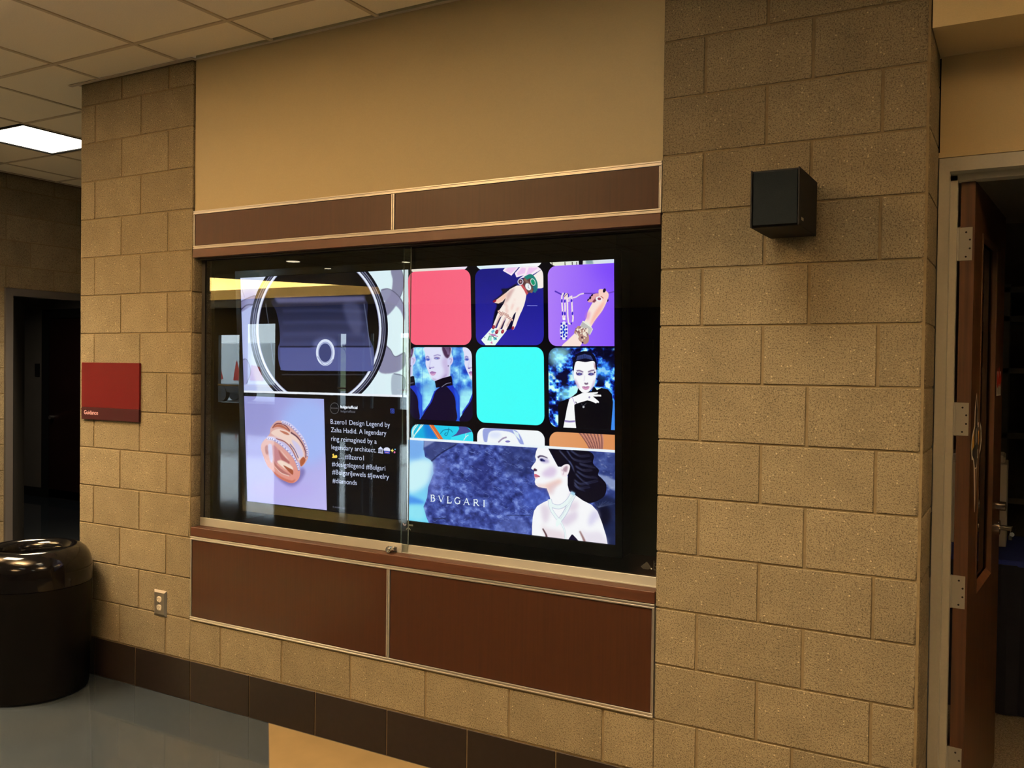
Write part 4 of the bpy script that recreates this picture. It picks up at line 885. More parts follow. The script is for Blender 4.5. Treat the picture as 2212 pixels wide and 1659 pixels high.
# ---- outer shell of the lobby behind the camera, mirrored in the case glass
struct(B().box(6, 6.2, -17.5, .4, 0, 5.2).obj('wall_lobby_right', 'drywall'), 'right side wall of the lobby behind the viewer', 'wall')
struct(B().box(-27.2, -27, -17.5, -.8, 0, 5.2).obj('wall_lobby_left', 'drywall'), 'left side wall of the lobby behind the viewer', 'wall')
lobby = struct(B().prism([(-12.3, -7.6), (6, -7.6), (6, -17.4), (-9.0, -17.4), (-9.0, -15.2), (-13.3, -14.15), (-13.3, -13.9), (-10.6, -10.3)], CZ, CZ+.2).box(-27, -9, -17.4, -14.6, 3.45, 3.6).box(-27, -8.8, -17.4, -7.4, 5.2, 5.3).box(-27, -9.2, -7.6, -7.4, CZ, 5.2).box(-9.2, -9.0, -17.4, -7.4, CZ, 5.2).obj('ceiling_lobby', 'ceiling_tile'), 'stepped ceiling of the lobby behind the viewer', 'ceiling')
cove = struct(B().box(-27, -9.2, -14.3, -14.2, 3.44, 3.70).box(-27, -9.2, -14.6, -14.3, 3.44, 3.50).box(-27, -9.2, -14.95, -14.85, 3.45, 5.2).obj('trim_3', 'drywall'), 'lit cove ledge across the lobby, mirrored in the glass', 'trim')
for x in (-25.5, -23.4, -20.6, -18.6, -16.9, -15.3, -13.8):
    l = bpy.data.lights.new('cove_lamp', 'POINT'); l.energy = 2600; l.color = (1, .77, .42); l.shadow_soft_size = .06
    o = bpy.data.objects.new('cove_lamp', l); C.objects.link(o); o.location = (x, -14.66, 3.66)
# storefront: dark piers between daylit glass
MM['mullion'] = mat('dark_bronze_mullion', (.05, .04, .03), .4)
openings = [(-22.178, -21.265, .50, 2.62), (-21.02, -19.76, .50, 2.95), (-17.295, -16.999, .50, 2.62), (-16.40, -16.33, .5, 2.62), (-16.10, -16.0, .5, 2.62), (-15.138, -14.80, .5, 2.62)]
wb = B(); xprev = -27
for a, b, z0, z1 in openings:
    wb.box(xprev, a, -17.12, -17, 0, 3.5); wb.box(a, b, -17.12, -17, 0, z0); wb.box(a, b, -17.12, -17, z1, 3.5); xprev = b
wb.box(xprev, 6, -17.12, -17, 0, 3.5)
wf = struct(wb.obj('wall_front', 'mullion'), 'dark storefront wall of the lobby, mirrored in the case glass', 'wall')
for k, (a, b, z0, z1) in enumerate(openings):
    wn = struct(B().box(a, b, -17.07, -17.05, z0, z1).obj('window_%d' % (k+1), 'shop_glass'), 'daylit glass pane %s of the mirrored storefront' % ['in the leftmost door', 'in the wide second bay', 'in the narrow third slot', 'in the thinnest slot', 'in the slim fifth slot', 'at the right end'][k], 'window')
    B().box(a, b, -17.03, -16.97, 1.02, 1.07).obj('push_bar', 'steel', wn)
# ================================================================= things
# ---- display case
cs = thing('display_case', 'built-in display case with dark cherry panels, aluminium trims and sliding glass around the television', 'display case', (-2.365, .0, .4))
p = Part(cs)
X0, X1, XM = XL1+.004, XR0-.002, -2.354
CD = .62
p(B().box(X0, X1, CD, CD+.03, .83, 2.30), 'back_panel', 'case')
p(B().box(X0, X0+.02, .12, CD, .83, 2.30), 'side_panel', 'case'); p(B().box(X1-.02, X1, .12, CD, .83, 2.30), 'side_panel', 'case')
p(B().box(X0, X1, .10, CD, 2.27, 2.30), 'top_panel', 'case'); p(B().box(X0, X1, .06, CD, .83, .862), 'floor_board', 'case_floor')
for a, b in ((X0+.011, XM-.010), (XM+.010, X1-.010)):
    p(B().box(a, b, -.002, .03, .426, .806, .001), 'wood_panel', 'wood', 'wide dark cherry panel below the glass')
    p(B().box(a, b, .004, .03, 2.256, 2.408, .001), 'wood_panel', 'wood', 'narrow dark cherry panel above the glass')
def trimbar(x0, x1, z0, z1, y=-.006, vertical=False):
    b = B().box(x0, x1, y+.003, .03, z0, z1)
    if vertical: w = (x1-x0)*.3; b.box(x0, x0+w, y, y+.004, z0, z1).box(x1-w, x1, y, y+.004, z0, z1)
    else: w = (z1-z0)*.32; b.box(x0, x1, y, y+.004, z0, z0+w, .0004).box(x0, x1, y, y+.004, z1-w, z1, .0004)
    return b
p(trimbar(X0, X1, .409, .425), 'trim_strip', 'alum'); p(trimbar(X0, X1, .807, .823), 'trim_strip', 'alum')
p(trimbar(X0, X1, 2.239, 2.255, .0), 'trim_strip', 'alum'); p(trimbar(X0, X1, 2.409, 2.425, .0), 'trim_strip', 'alum')
for a in (X0+.001, XM-.008, X1-.009):
    w = .009 if a != XM-.008 else .016
    p(trimbar(a, a+w, .426, .806, -.005, True), 'trim_strip', 'alum'); p(trimbar(a, a+w, 2.256, 2.408, .001, True), 'trim_strip', 'alum')
p(B().box(X0, X1, -.004, .066, .824, .868, .002), 'sill_board', 'wood_edge'); p(B().box(X0, X1, -.002, .05, 2.196, 2.238, .002), 'head_board', 'wood_edge')
p(B().box(X0, X1, .03, .10, 2.19, 2.27), 'head_lining', 'case')
tr = p(B().box(X0+.001, XM+.025, .054, .060, .868, .909, .001).box(XM-.01, X1, .066, .072, .868, .905, .001).box(X0, X1, .060, .100, .862, .872), 'bottom_track', 'alum_dull', 'pale aluminium rail of the sliding glass')
p(B().box(X0, X1, .054, .058, 2.186, 2.198).box(X0+.001, X0+.024, .056, .066, .905, 2.19), 'top_track', 'dark')
gl1 = p(B().box(X0+.02, -2.300, .0600, .0645, .872, 2.194), 'glass_pane', 'glass', 'left sliding glass pane')
gl2 = p(B().box(-2.345, X1, .0730, .0775, .872, 2.194), 'glass_pane', 'glass', 'right sliding glass pane')
MM['edge_glass'] = mat('green_glass_edge', (.10, .13, .12), .2)
p(B().box(-2.3000, -2.2985, .0595, .065, .905, 2.194), 'pane_edge', 'edge_glass'); p(B().box(-2.3465, -2.345, .0725, .078, .905, 2.194), 'pane_edge', 'edge_glass')
p(B().cyl((-2.372, .056, .884), (-2.372, .016, .884), .013, 20).cyl((-2.372, .016, .884), (-2.372, .010, .884), .009, 20).box(-2.400, -2.350, .048, .056, .874, .894, .002), 'lock', 'chrome', 'small chrome showcase lock')
# sticker marks on the lower right corner of the glass
MM['faint_grey'] = mat('faint_grey_print', (.022, .022, .02), .7, spec=.1)
p(B().prism([(-1.236, .938), (-1.228, .930), (-1.206, .930), (-1.196, .938), (-1.204, .950), (-1.212, .958), (-1.222, .950)], .0716, .0724, 'y'), 'glass_sticker', 'faint_grey')
p(B().cyl((-1.194, .0716, .934), (-1.194, .0724, .934), .003, 12), 'sticker_mark', 'alum_dull')
b = B().box(-1.186, -1.166, .0716, .0724, .930, .935).box(-1.186, -1.183, .0716, .0724, .935, .966).box(-1.169, -1.166, .0716, .0724, .935, .966)
a_ = np.linspace(0, 2*PI, 17)
for t0, t1 in zip(a_[:-1], a_[1:]): b.prism([(-1.176+.0075*math.cos(t0), .950+.009*math.sin(t0)), (-1.176+.0075*math.cos(t1), .950+.009*math.sin(t1)), (-1.176+.0055*math.cos(t1), .950+.006*math.sin(t1)), (-1.176+.0055*math.cos(t0), .950+.006*math.sin(t0))], .0716, .0724, 'y')
p(b, 'glass_sticker', 'faint_grey')
tag(B().box(-1.467, -1.403, CD-.026, CD-.02+.02, 1.762, 1.806, .002).obj('wall_plate', 'case'), 'dark blank wall plate inside the case right of the television', 'plate')
t = tag(B().prism([(-1.47, .30), (-1.16, .22), (-1.16, .36), (-1.36, .40)], 2.262, 2.269).obj('case_ceiling_panel', 'white_box'), 'pale ceiling panel in the top right corner inside the case', 'panel')

# ---- television: tilted slightly forward
pic = paint_screen()
MM['picture'] = bpy.data.materials.new('screen_picture'); m = MM['picture']; m.use_nodes = True; nt = m.node_tree; nt.nodes.clear()
o_ = nt.nodes.new('ShaderNodeOutputMaterial'); e_ = nt.nodes.new('ShaderNodeEmission'); i_ = nt.nodes.new('ShaderNodeTexImage'); i_.image = pic; i_.extension = 'EXTEND'
e_.inputs[1].default_value = 1.22; nt.links.new(i_.outputs[0], e_.inputs[0]); nt.links.new(e_.outputs[0], o_.inputs[0])
TLp, TRp, BRp, BLp = [Vector(q) for q in SCREEN]
cen = (TLp+TRp+BRp+BLp)/4
ux = ((TRp+BRp)-(TLp+BLp)).normalized(); uz = ((TLp+TRp)-(BLp+BRp)); uz = (uz-ux*uz.dot(ux)).normalized(); un = uz.cross(ux)   # un points into the case
sw = ((TRp-TLp).length+(BRp-BLp).length)/2; sh = ((TLp-BLp).length+(TRp-BRp).length)/2
tv = thing('television', 'large wall television showing a jewellery advertising collage', 'television', tuple(cen))
RM = Matrix((ux, un, uz)).transposed().to_4x4(); RM.translation = cen; tv.matrix_world = RM
hx, hz = sw/2, sh/2
def tvp(b, name, m, label=None, sm=0):
    o = b.obj(name, m, tv, sm)
    if label: o['label'] = label
    return o
scr = tvp(B(), 'screen', 'picture', 'bright picture: watch and bag, ring and caption, tile grid, woman with a necklace')
me = bpy.data.meshes.new('screen'); me.from_pydata([(-hx, 0, -hz), (hx, 0, -hz), (hx, 0, hz), (-hx, 0, hz)], [], [(0, 1, 2, 3)]); uv = me.uv_layers.new()
for k, c in enumerate(((0, 0), (1, 0), (1, 1), (0, 1))): uv.data[k].uv = c
me.materials.append(m); scr.data = me
bz = .030
tvp(B().box(-hx-bz, hx+bz, .001, .09, -hz-.050, hz+bz+.004, .004), 'housing', 'plastic')
tvp(B().box(-hx-bz, -hx-.001, -.006, .004, -hz-.050, hz+bz+.004, .001).box(hx+.001, hx+bz, -.006, .004, -hz-.050, hz+bz+.004, .001).box(-hx-.001, hx+.001, -.006, .004, hz+.001, hz+bz+.004, .001).box(-hx-.001, hx+.001, -.006, .004, -hz-.050, -hz-.001, .001), 'bezel', 'gloss_black', 'glossy black bezel')
tvp(B().box(-.3, .3, .09, .44, -.25, .25), 'mount', 'plastic')
mkb = B().prism([(-.034, 0), (-.029, 0), (-.022, -.007), (-.018, -.002), (-.015, -.003), (-.019, -.010), (-.029, -.010)], -.0068, -.0061, 'y')
tvp(mkb, 'maker_mark', 'sign_text').location = (.004, 0, -hz-.014)
tvp(B().box(-.002, .020, -.0066, -.0061, -.0085, -.0015).box(.020, .024, -.0068, -.0061, -.009, -.001), 'maker_mark', 'alum_dull').location = (.002, 0, -hz-.014)
tvp(B().prism([(-.012, -.005), (0, .006), (.012, -.005), (.012, -.008), (0, .003), (-.012, -.008)], -.0068, -.0061, 'y'), 'power_mark', 'white').location = (.0, 0, -hz-.034)
sc_ = tvp(B().cyl((hx-.01, .055, hz+.03), (hx-.01, .055, hz+.13), .0).box(hx-.028, hx-.012, .05, .056, hz+.034, hz+.11), 'mount_strap', 'case')

# ---- wall speaker
sp = thing('wall_speaker', 'black box loudspeaker mounted high on the right block pier', 'speaker', (-.682, -.02, 2.118))
p = Part(sp)
p(B().box(-.7565, -.6070, -.262, -.014, 2.119, 2.296, .0015), 'cabinet', 'speaker')
p(B().box(-.7495, -.6140, -.270, -.262, 2.125, 2.290, .0015), 'grille', 'grille')
p(B().box(-.7565, -.7515, -.274, -.262, 2.119, 2.296, .001), 'side_lip', 'speaker'); p(B().box(-.6120, -.6070, -.274, -.262, 2.119, 2.296, .001), 'side_lip', 'speaker')
p(B().box(-.6072, -.6062, -.245, -.215, 2.138, 2.147), 'badge', 'steel', 'tiny silver badge')
p(B().box(-.72, -.64, -.014, .002, 2.15, 2.26, .002), 'bracket', 'plastic')

# ---- sign
sg = thing('wall_sign', 'maroon Guidance sign with an upward arrow on the left block pier', 'sign', (-4.185, -.002, 1.37))
p = Part(sg)
p(B().box(-4.418, -3.953, -.013, -.001, 1.436, 1.675, .0012), 'plate', 'red')
p(B().box(-4.418, -3.953, -.0135, -.001, 1.371, 1.4352, .0012), 'lower_band', 'plum', 'plum band')
p(B().box(-3.9535, -3.945, -.011, -.001, 1.371, 1.675), 'side_edge', 'slot')
tx = flat_text('Guidance', .040, .0003); tx.materials.clear(); o = link('lettering', tx, 'sign_text'); o.rotation_euler = (PI/2, 0, 0)
wd = max(v.co.x for v in tx.vertices); o.scale = (.118/wd, .78, 1); o.location = (-4.396, -.0139, 1.398); bpy.context.view_layer.update(); adopt(sg, o)
p(B().prism([(-.003, 0), (.003, 0), (.003, .017), (.0105, .009), (.0105, .0145), (0, .026), (-.0105, .0145), (-.0105, .009), (-.003, .017)], -.0141, -.0134, 'y'), 'arrow', 'sign_text')
ar = sg.children[-1]; ar.location = (-3.990+4.185-4.185, 0, 1.3905)
ar.matrix_parent_inverse = sg.matrix_world.inverted()

# ---- outlet
ou = thing('wall_outlet', 'duplex power outlet with a metal cover low on the left block pier', 'outlet', (-3.793, 0, .459))
p = Part(ou)
cp = B(); x0, x1, z0, z1 = -3.841, -3.747, .392, .525
i = .012
cp.add([(x0, -.001, z0), (x1, -.001, z0), (x1, -.001, z1), (x0, -.001, z1), (x0+i, -.009, z0+i), (x1-i, -.009, z0+i), (x1-i, -.009, z1-i), (x0+i, -.009, z1-i)], [(0, 1, 5, 4), (1, 2, 6, 5), (2, 3, 7, 6), (3, 0, 4, 7), (4, 5, 6, 7), (3, 2, 1, 0)])
p(cp, 'cover_plate', 'steel')
for zc in (.438, .480):
    a = np.linspace(0, 2*PI, 24, endpoint=False)
    rp = p(B().prism([(-3.794+.0165*math.cos(t), zc+max(-.0135, min(.0135, .0165*math.sin(t)))) for t in a], -.0112, -.008, 'y'), 'receptacle', 'ivory')
    p(B().box(-3.8010, -3.7990, -.0118, -.011, zc-.001, zc+.007).box(-3.7895, -3.7875, -.0118, -.011, zc-.001, zc+.006).cyl((-3.7945, -.0118, zc-.007), (-3.7945, -.011, zc-.007), .0023, 10), 'slots', 'slot', parent=rp)
p(B().cyl((-3.794, -.0105, .459), (-3.794, -.0085, .459), .003, 12), 'screw', 'chrome')

# ---- trash can
cx, cy = -4.400, -.300
tc_ = thing('trash_can', 'glossy black round trash can with an open domed top by the left pier', 'trash can', (cx, cy, 0))
p = Part(tc_)
prof = [(.255, .0), (.266, .012), (.270, .05), (.279, .30), (.2815, .545)]
p(B().lathe([(0, .0)]+prof+[(.2815, .552), (.27, .556)], cx, cy, 72), 'body', 'satin_black', smooth=35)
dome = [(.276, .550), (.2835, .556), (.2835, .60), (.2815, .635), (.276, .665), (.266, .692), (.252, .712), (.235, .727), (.215, .736), (.198, .738), (.180, .733), (.166, .724), (.156, .712), (.152, .70), (.150, .66), (.150, .50)]
p(B().lathe(dome, cx, cy, 72), 'domed_top', 'gloss_black', smooth=50)
p(B().lathe([(.148, .66), (.148, .15), (0, .15)], cx, cy, 48), 'liner', 'dark', smooth=40)

# ---- ceiling lights, then the uplights added to brighten the ceiling
for k, (x, y, sx, sy) in enumerate(TROFF):
    t = thing('ceiling_light', ['recessed ceiling light outside the picture above the television wall', 'glowing square ceiling light beyond the left pier', 'recessed ceiling light outside the picture above the trash can', 'recessed ceiling light behind the viewer to the right', 'recessed ceiling light behind the viewer to the left', 'recessed ceiling light above the open oak door', 'recessed ceiling light behind the viewer, far right'][k], 'light', (x, y, CZ))
    p = Part(t)
    p(B().box(x-sx/2-.012, x+sx/2+.012, y-sy/2-.012, y+sy/2+.012, CZ+.012, CZ+.08), 'housing', 'white_box')
    p(B().box(x-sx/2+.006, x+sx/2-.006, y-sy/2+.006, y+sy/2-.006, CZ+.004, CZ+.010), 'diffuser', 'diffuser')
    f = B()
    for a, b, c, d in ((x-sx/2-.010, x+sx/2+.010, y-sy/2-.010, y-sy/2+.006), (x-sx/2-.010, x+sx/2+.010, y+sy/2-.006, y+sy/2+.010), (x-sx/2-.010, x-sx/2+.006, y-sy/2, y+sy/2), (x+sx/2-.006, x+sx/2+.010, y-sy/2, y+sy/2)): f.box(a, b, c, d, CZ-.004, CZ+.006)
    p(f, 'frame', 'dark')
for k, (x, y) in enumerate(ADDED_UPLIGHTS):
    t = thing('added_uplight', ['added unseen uplight to the right of the viewer', 'added unseen uplight farther back in the lobby', 'added unseen uplight in front of the television wall', 'added unseen uplight near the far left wall'][k], 'light', (x, y, 2.6)); p = Part(t)
    p(B().box(x-.6, x+.6, y-.08, y+.08, 2.58, 2.605, .004).box(x-.6, x+.6, y-.08, y-.07, 2.60, 2.64).box(x-.6, x+.6, y+.07, y+.08, 2.60, 2.64), 'trough', 'steel')
    for dx in (-.5, .5): p(B().cyl((x+dx, y, 2.6), (x+dx, y, CZ), .004, 8), 'cable', 'steel')
MM['can_glow'] = mat('downlight_lens', (1, .86, .62), .5, emit=7)
for k, (x, y) in enumerate(((-9.15, -6.49), (-5.81, -5.72), (-9.30, -7.40), (-7.69, -7.20))):
    t = thing('downlight', ['round downlight mirrored above the watch picture', 'round downlight mirrored above the navy tile', 'small round downlight mirrored over the left screen edge', 'small round downlight mirrored over the white divider'][k], 'light', (x, y, CZ), 'round downlights mirrored in the glass')
    p = Part(t); r = .095 if k < 2 else .05
    p(B().cyl((x, y, CZ-.004), (x, y, CZ+.001), r+.02, 28), 'ring', 'white_box'); p(B().cyl((x, y, CZ-.007), (x, y, CZ-.003), r, 28), 'lens', 'can_glow')

# ---- oak door on the right, frame and everything on it
d1 = thing('door_1', 'open oak door with a narrow glass light in a beige metal frame', 'door', (-.21, DY, 0)); d1['kind'] = 'structure'
p = Part(d1)
fz = 2.400
p(B().box(-.268, -.2355, DY-.010, DY+.14, 0, fz).box(-.2355, -.214, DY+.045, DY+.10, 0, fz-.05), 'frame_jamb', 'frame_beige')
p(B().box(-.2355, .76, DY-.010, DY+.14, fz-.046, fz).box(-.2355, .76, DY+.045, DY+.10, fz-.068, fz-.046), 'frame_head', 'frame_beige')
p(B().box(.76, .79, DY-.010, DY+.14, 0, fz), 'frame_jamb', 'frame_beige')
p(B().box(-.2705, -.2685, DY-.035, DY-.01, .98, 1.20), 'strike_gap', 'slot')
hp = Vector((-.206, DY+.085, 0)); far = Vector((-.085, 1.27, 0)); near = Vector((-.1605, DY+.081, 0))
dd = (far-near).normalized(); nn = Vector((dd.y, -dd.x, 0)); T = .045   # nn points to the visible face
DW = (far-near).length; DZ0, DZ1 = .012, 2.335
DMx = Matrix((dd, nn, Vector((0, 0, 1)))).transposed().to_4x4(); DMx.translation = near
def dpart(b, name, m, label=None, smooth=0, parent=None):
    o = b.obj(name, m, None, smooth); o.data.transform(DMx)
    if parent is None: adopt(d1, o)
    else:
        bpy.context.view_layer.update(); o.parent = parent; o.matrix_parent_inverse = parent.matrix_world.inverted()
    if label: o['label'] = label
    return o
# local axes: x along the door away from the hinge, y out of the visible face (face at 0, back at -T), z up
L0_, L1_, LZ0, LZ1 = .195, .625, .880, 2.175
leaf = dpart(B().box(0.001, L0_, -T, 0, DZ0, DZ1).box(L1_, DW, -T, 0, DZ0, DZ1).box(L0_, L1_, -T, 0, DZ0, LZ0).box(L0_, L1_, -T, 0, LZ1, DZ1), 'door_leaf', 'door_wood')
dpart(B().box(-.0015, .001, -T+.0005, -.0005, DZ0, DZ1), 'edge_band', 'door_edge', 'darker hinge edge', parent=leaf)
dpart(B().box(L0_-.004, L0_+.012, -.014, .003, LZ0-.004, LZ1+.004).box(L1_-.012, L1_+.004, -.014, .003, LZ0-.004, LZ1+.004).box(L0_, L1_, -.014, .003, LZ1-.012, LZ1+.004), 'glazing_bead', 'door_edge', parent=leaf)
dpart(B().add([(L0_, .004, LZ0-.004), (L1_, .004, LZ0-.004), (L1_, -.016, LZ0+.016), (L0_, -.016, LZ0+.016), (L0_, -.016, LZ0-.004), (L1_, -.016, LZ0-.004)], [(0, 1, 2, 3), (0, 4, 5, 1), (2, 5, 4, 3), (0, 3, 4), (1, 5, 2)]), 'glazing_sill', 'lit_stop_wood', 'sloped sill of the glass light, coloured paler as if lit', parent=leaf)
dpart(B().box(L0_+.001, L1_-.001, -.026, -.020, LZ0, LZ1), 'glass_light', 'door_glass', parent=leaf)
for zc in HINGES:
    hg = dpart(B().box(-.0035, -.0015, -T-.004, -.0065, zc-.057, zc+.057, .0004), 'hinge', 'alum_dull')
    dpart(B().cyl((-.002, -T-.009, zc-.057), (-.002, -T-.009, zc+.057), .0065, 12), 'hinge_knuckle', 'alum_dull', parent=hg)
    sc = B()
    for a, b in ((-.026, .040), (-.014, .014), (-.014, -.016), (-.026, -.044)): sc.cyl((-.0042, a, zc+b), (-.0034, a, zc+b), .0034, 10)
    dpart(sc, 'screw_holes', 'slot', parent=hg)
lv = dpart(B().cyl((DW-.07, 0, 1.032), (DW-.07, .010, 1.032), .030, 24).cyl((DW-.07, .010, 1.032), (DW-.07, .062, 1.030), .011, 18), 'lever_set', 'chrome', 'polished lever handle')
dpart(B().cyl((DW-.068, .060, 1.030), (DW-.170, .064, 1.022), .0115, 16, .009).box(DW-.172, DW-.110, .050, .066, .998, 1.016, .003), 'lever', 'chrome', parent=lv)
dpart(B().cyl((DW-.07, 0, 1.122), (DW-.07, .030, 1.122), .019, 24), 'deadbolt', 'chrome')
dpart(B().cyl((DW-.07, -T, 1.032), (DW-.07, -T-.055, 1.032), .011, 18).cyl((DW-.07, -T-.055, 1.032), (DW-.17, -T-.055, 1.026), .010, 16), 'inner_lever', 'chrome')
# spear shaped sticker and the red and white label, flat prints on the leaf
SX, SZ = .135, 1.45
def stick(pts, lv_, m, name, par): return dpart(B().prism([(SX+a, SZ+b) for a, b in pts], .0004+lv_*.0003, .0007+lv_*.0003, 'y'), name, m, parent=par)
st = dpart(B().prism([(SX+a, SZ+b) for a, b in [(-.01, .155), (.03, .10), (.035, .045), (.08, .055), (.125, .03), (.14, -.02), (.12, -.055), (.07, -.078), (.035, -.082), (.028, -.11), (.004, -.27), (-.004, -.27), (-.045, -.11), (-.06, -.08), (-.10, -.075), (-.12, -.03), (-.10, .01), (-.05, .04), (-.045, .10)]], .0004, .0007, 'y'), 'door_sticker', 'white', 'white edged spear shaped emblem')
stick([(-.008, .145), (.022, .095), (.022, .04), (-.035, .04), (-.032, .095)], 1, 'blackprint', 'emblem_shape', st)
stick([(-.03, .04), (.03, .04), (.04, -.07), (.015, -.11), (-.02, -.11), (-.045, -.08), (-.09, -.06), (-.08, .0)], 1, 'blackprint', 'emblem_shape', st)
stick([(-.012, -.115), (.016, -.115), (.002, -.235)], 1, 'door_wood', 'emblem_shape', st)
stick([(.035, .03), (.085, .035), (.11, .015), (.115, -.03), (.09, -.052), (.04, -.048)], 1, 'blackprint', 'emblem_shape', st)
stick([(.045, .018), (.088, .022), (.095, -.022), (.072, -.035), (.045, -.03)], 2, 'yellow', 'emblem_shape', st)
stick([(-.098, -.01), (-.055, .02), (-.05, -.03), (-.095, -.045)], 2, 'yellow', 'emblem_shape', st)
stick([(-.02, .03), (.005, .03), (.012, -.02), (-.015, -.03)], 2, 'alum_dull', 'emblem_shape', st)
rl = dpart(B().box(DW-.20, DW-.06, .0004, .0010, 1.585, 1.685), 'door_label', 'white', 'red and white label')
dpart(B().prism([(DW-.20, 1.66), (DW-.17, 1.70), (DW-.15, 1.65), (DW-.12, 1.705), (DW-.10, 1.66), (DW-.06, 1.69), (DW-.06, 1.64), (DW-.09, 1.62), (DW-.13, 1.635), (DW-.17, 1.615), (DW-.20, 1.63)], .0010, .0014, 'y'), 'label_print', 'redprint', parent=rl)
b = B()
for k in range(5): b.box(DW-.19+k*.026, DW-.185+k*.026, .0010, .0014, 1.59, 1.63)
dpart(b, 'label_print', 'blackprint', parent=rl)

# ---- dark room behind that door
struct(B().box(-1.1, 3.2, .43, 4.6, -.10, .002).box(-.272, .79, .29, .43, -.10, .002).obj('floor', 'carpet'), 'speckled beige carpet in the dark room behind the door', 'floor')
struct(B().box(-1.15, -1.1, .66, 4.6, 0, 2.9).box(3.2, 3.25, .43, 4.6, 0, 2.9).box(-1.15, 3.25, 4.6, 4.65, 0, 2.9).box(-1.1, -.272, .66, .68, 0, 2.9).box(.79, 3.2, .42, .44, 0, 2.9).obj('wall_office', 'room_wall'), 'walls of the dark room behind the door', 'wall')
struct(B().box(-1.15, 3.25, .30, 4.65, 2.80, 2.86).obj('ceiling', 'ceiling_tile'), 'dim ceiling of the room behind the door', 'ceiling')
tb = thing('cloth_table', 'long table under a royal blue cloth in the dark room', 'table', (.4, 2.3, 0)); p = Part(tb)
p(B().box(-.85, 1.7, 1.93, 2.72, .735, .765, .004), 'tabletop_cloth', 'blue_cloth')
sk = []; n = 90
for k in range(n+1):
    x = -.85+2.55*k/n; sk.append((x, 1.925+.012*math.sin(k*1.3)))
for k in range(n, -1, -1): sk.append((-.85+2.55*k/n, 1.945))
p(B().prism(sk, .01, .742), 'cloth_skirt', 'navy_cloth')
for x in (-.78, 1.62):
    for y in (2.02, 2.64): p(B().cyl((x, y, 0), (x, y, .735), .018, 12), 'leg', 'steel')
pb = thing('white_box', 'tall white box standing on the blue table behind the door edge', 'box', (-.26, 2.45, .765)); p = Part(pb)
p(B().box(-.47, -.072, 2.30, 2.62, .766, 1.200, .004), 'box_body', 'white_box'); p(B().box(-.46, -.085, 2.31, 2.60, 1.20, 1.245, .01), 'box_lid', 'white_box'); p(B().box(-.16, -.11, 2.292, 2.30, 1.15, 1.19), 'panel_mark', 'slot')
sf = thing('shelf_unit', 'grey metal shelving against the back of the dark room', 'shelf', (.6, 4.3, 0)); p = Part(sf)
for x in (-.12, 1.3):
    for y in (4.06, 4.5): p(B().box(x-.02, x+.02, y-.02, y+.02, 0, 2.30, .002), 'upright', 'alum_dull')
for z in (.3, .8, 1.25, 1.70, 2.06, 2.26): p(B().box(-.14, 1.32, 4.04, 4.52, z-.02, z+.02, .002), 'shelf_board', 'alum_dull')
for k, (x, z, h) in enumerate(((.05, 1.72, .22), (.02, 1.27, .30), (.5, 1.72, .26), (.62, 1.27, .22))):
    tag(B().box(x, x+.28, 4.1, 4.42, z+.001, z+h, .006).obj('storage_box', 'speaker'), ['dark storage box on the upper left shelf', 'tall dark storage box below it on the left', 'dark storage box on the upper middle shelf', 'low dark storage box on the middle shelf'][k], 'box', 'boxes on the shelving')

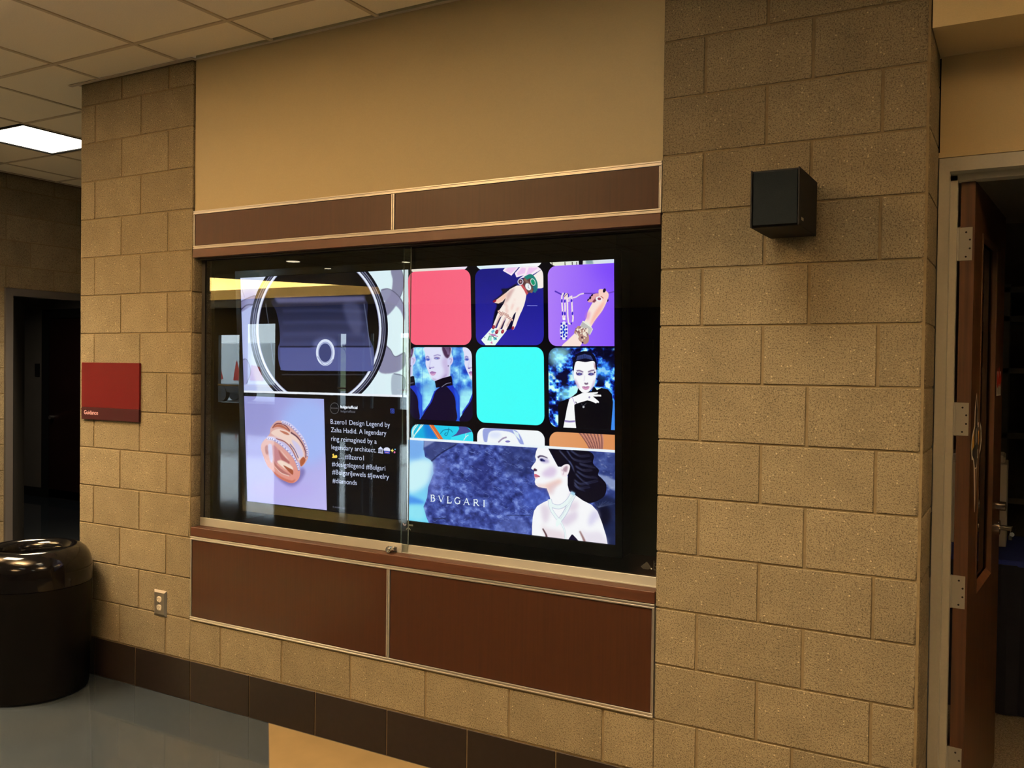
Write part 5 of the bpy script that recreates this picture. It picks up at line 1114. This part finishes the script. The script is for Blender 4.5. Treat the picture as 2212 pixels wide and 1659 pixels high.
# ---- outdoors, seen only as a mirror image through the storefront
MM['asphalt'] = mat('wet_asphalt', (.30, .33, .36), .5, noise=(.6, .3)); MM['grass'] = mat('winter_grass', (.16, .19, .09), .95, noise=(.8, .3)); MM['truck_white'] = mat('white_truck', (.75, .78, .80), .4); MM['bark'] = mat('bark', (.05, .04, .03), .9)
struct(B().box(-90, 30, -60, -17.12, -.25, -.12).obj('ground', 'asphalt'), 'pale wet pavement outside the lobby', 'ground')
hill = B(); n = 30
for k in range(n+1):
    x = -90+120*k/n; hill.add([(x, -48, -.12), (x, -52, 1.6+.3*math.sin(k)), (x, -60, 3.4+.9*math.sin(k*.7))], [])
hill.f = [(k*3+i, (k+1)*3+i, (k+1)*3+i+1, k*3+i+1) for k in range(n) for i in range(2)]
struct(hill.obj('ground', 'grass'), 'grassy bank beyond the pavement outside', 'ground')
tk = thing('box_truck', 'white box truck with red graphics, mirrored at the left of the glass', 'truck', (-33, -29, -.12)); p = Part(tk)
p(B().box(-36.5, -30.0, -30.2, -28.0, .75, 2.75, .05), 'cargo_box', 'truck_white'); p(B().box(-30.0, -28.4, -30.1, -28.1, .55, 2.2, .12), 'cab', 'truck_white'); p(B().box(-36.4, -28.5, -30.0, -28.2, .35, .75), 'chassis', 'plastic')
for x in (-35.3, -34.3, -29.3):
    for y in (-30.1, -28.3): p(B().cyl((x, y-.12, .28), (x, y+.12, .28), .40, 24), 'wheel', 'plastic')
p(B().prism([(-36.1, 1.0), (-35.5, 1.2), (-35.1, 1.0), (-34.8, 1.7), (-34.5, 1.1), (-34.2, 1.9), (-33.9, 1.0), (-34.6, .9)], -27.99, -27.97, 'y'), 'red_graphic', 'redprint')
p(B().prism([(-33.2, .95), (-33.0, 1.9), (-32.8, 1.4), (-32.6, .95)], -27.99, -27.97, 'y'), 'red_graphic', 'redprint')
p(B().prism([(-32.1, .95), (-32.0, 1.7), (-31.5, 1.6), (-31.2, .95)], -27.99, -27.97, 'y'), 'red_graphic', 'redprint')
tree = thing('bare_tree', 'bare winter tree mirrored left of the watch picture', 'tree', (-30.2, -33, -.12)); p = Part(tree)
rt_ = random.Random(3); br = B()
def branch(a, d, L, r, n):
    e = a+d*L; br.cyl(a, e, r, 6, r*.62)
    if n:
        for _ in range(3):
            v = (d+Vector((rt_.uniform(-.8, .8), rt_.uniform(-.8, .8), rt_.uniform(-.1, .6)))).normalized(); branch(e, v, L*.68, r*.6, n-1)
p(B().cyl((-30.2, -33, -.12), (-30.2, -33, 1.1), .14, 10, .11), 'trunk', 'bark'); branch(Vector((-30.2, -33, 1.05)), Vector((0, 0, 1)), .7, .10, 4); p(br, 'branches', 'bark')
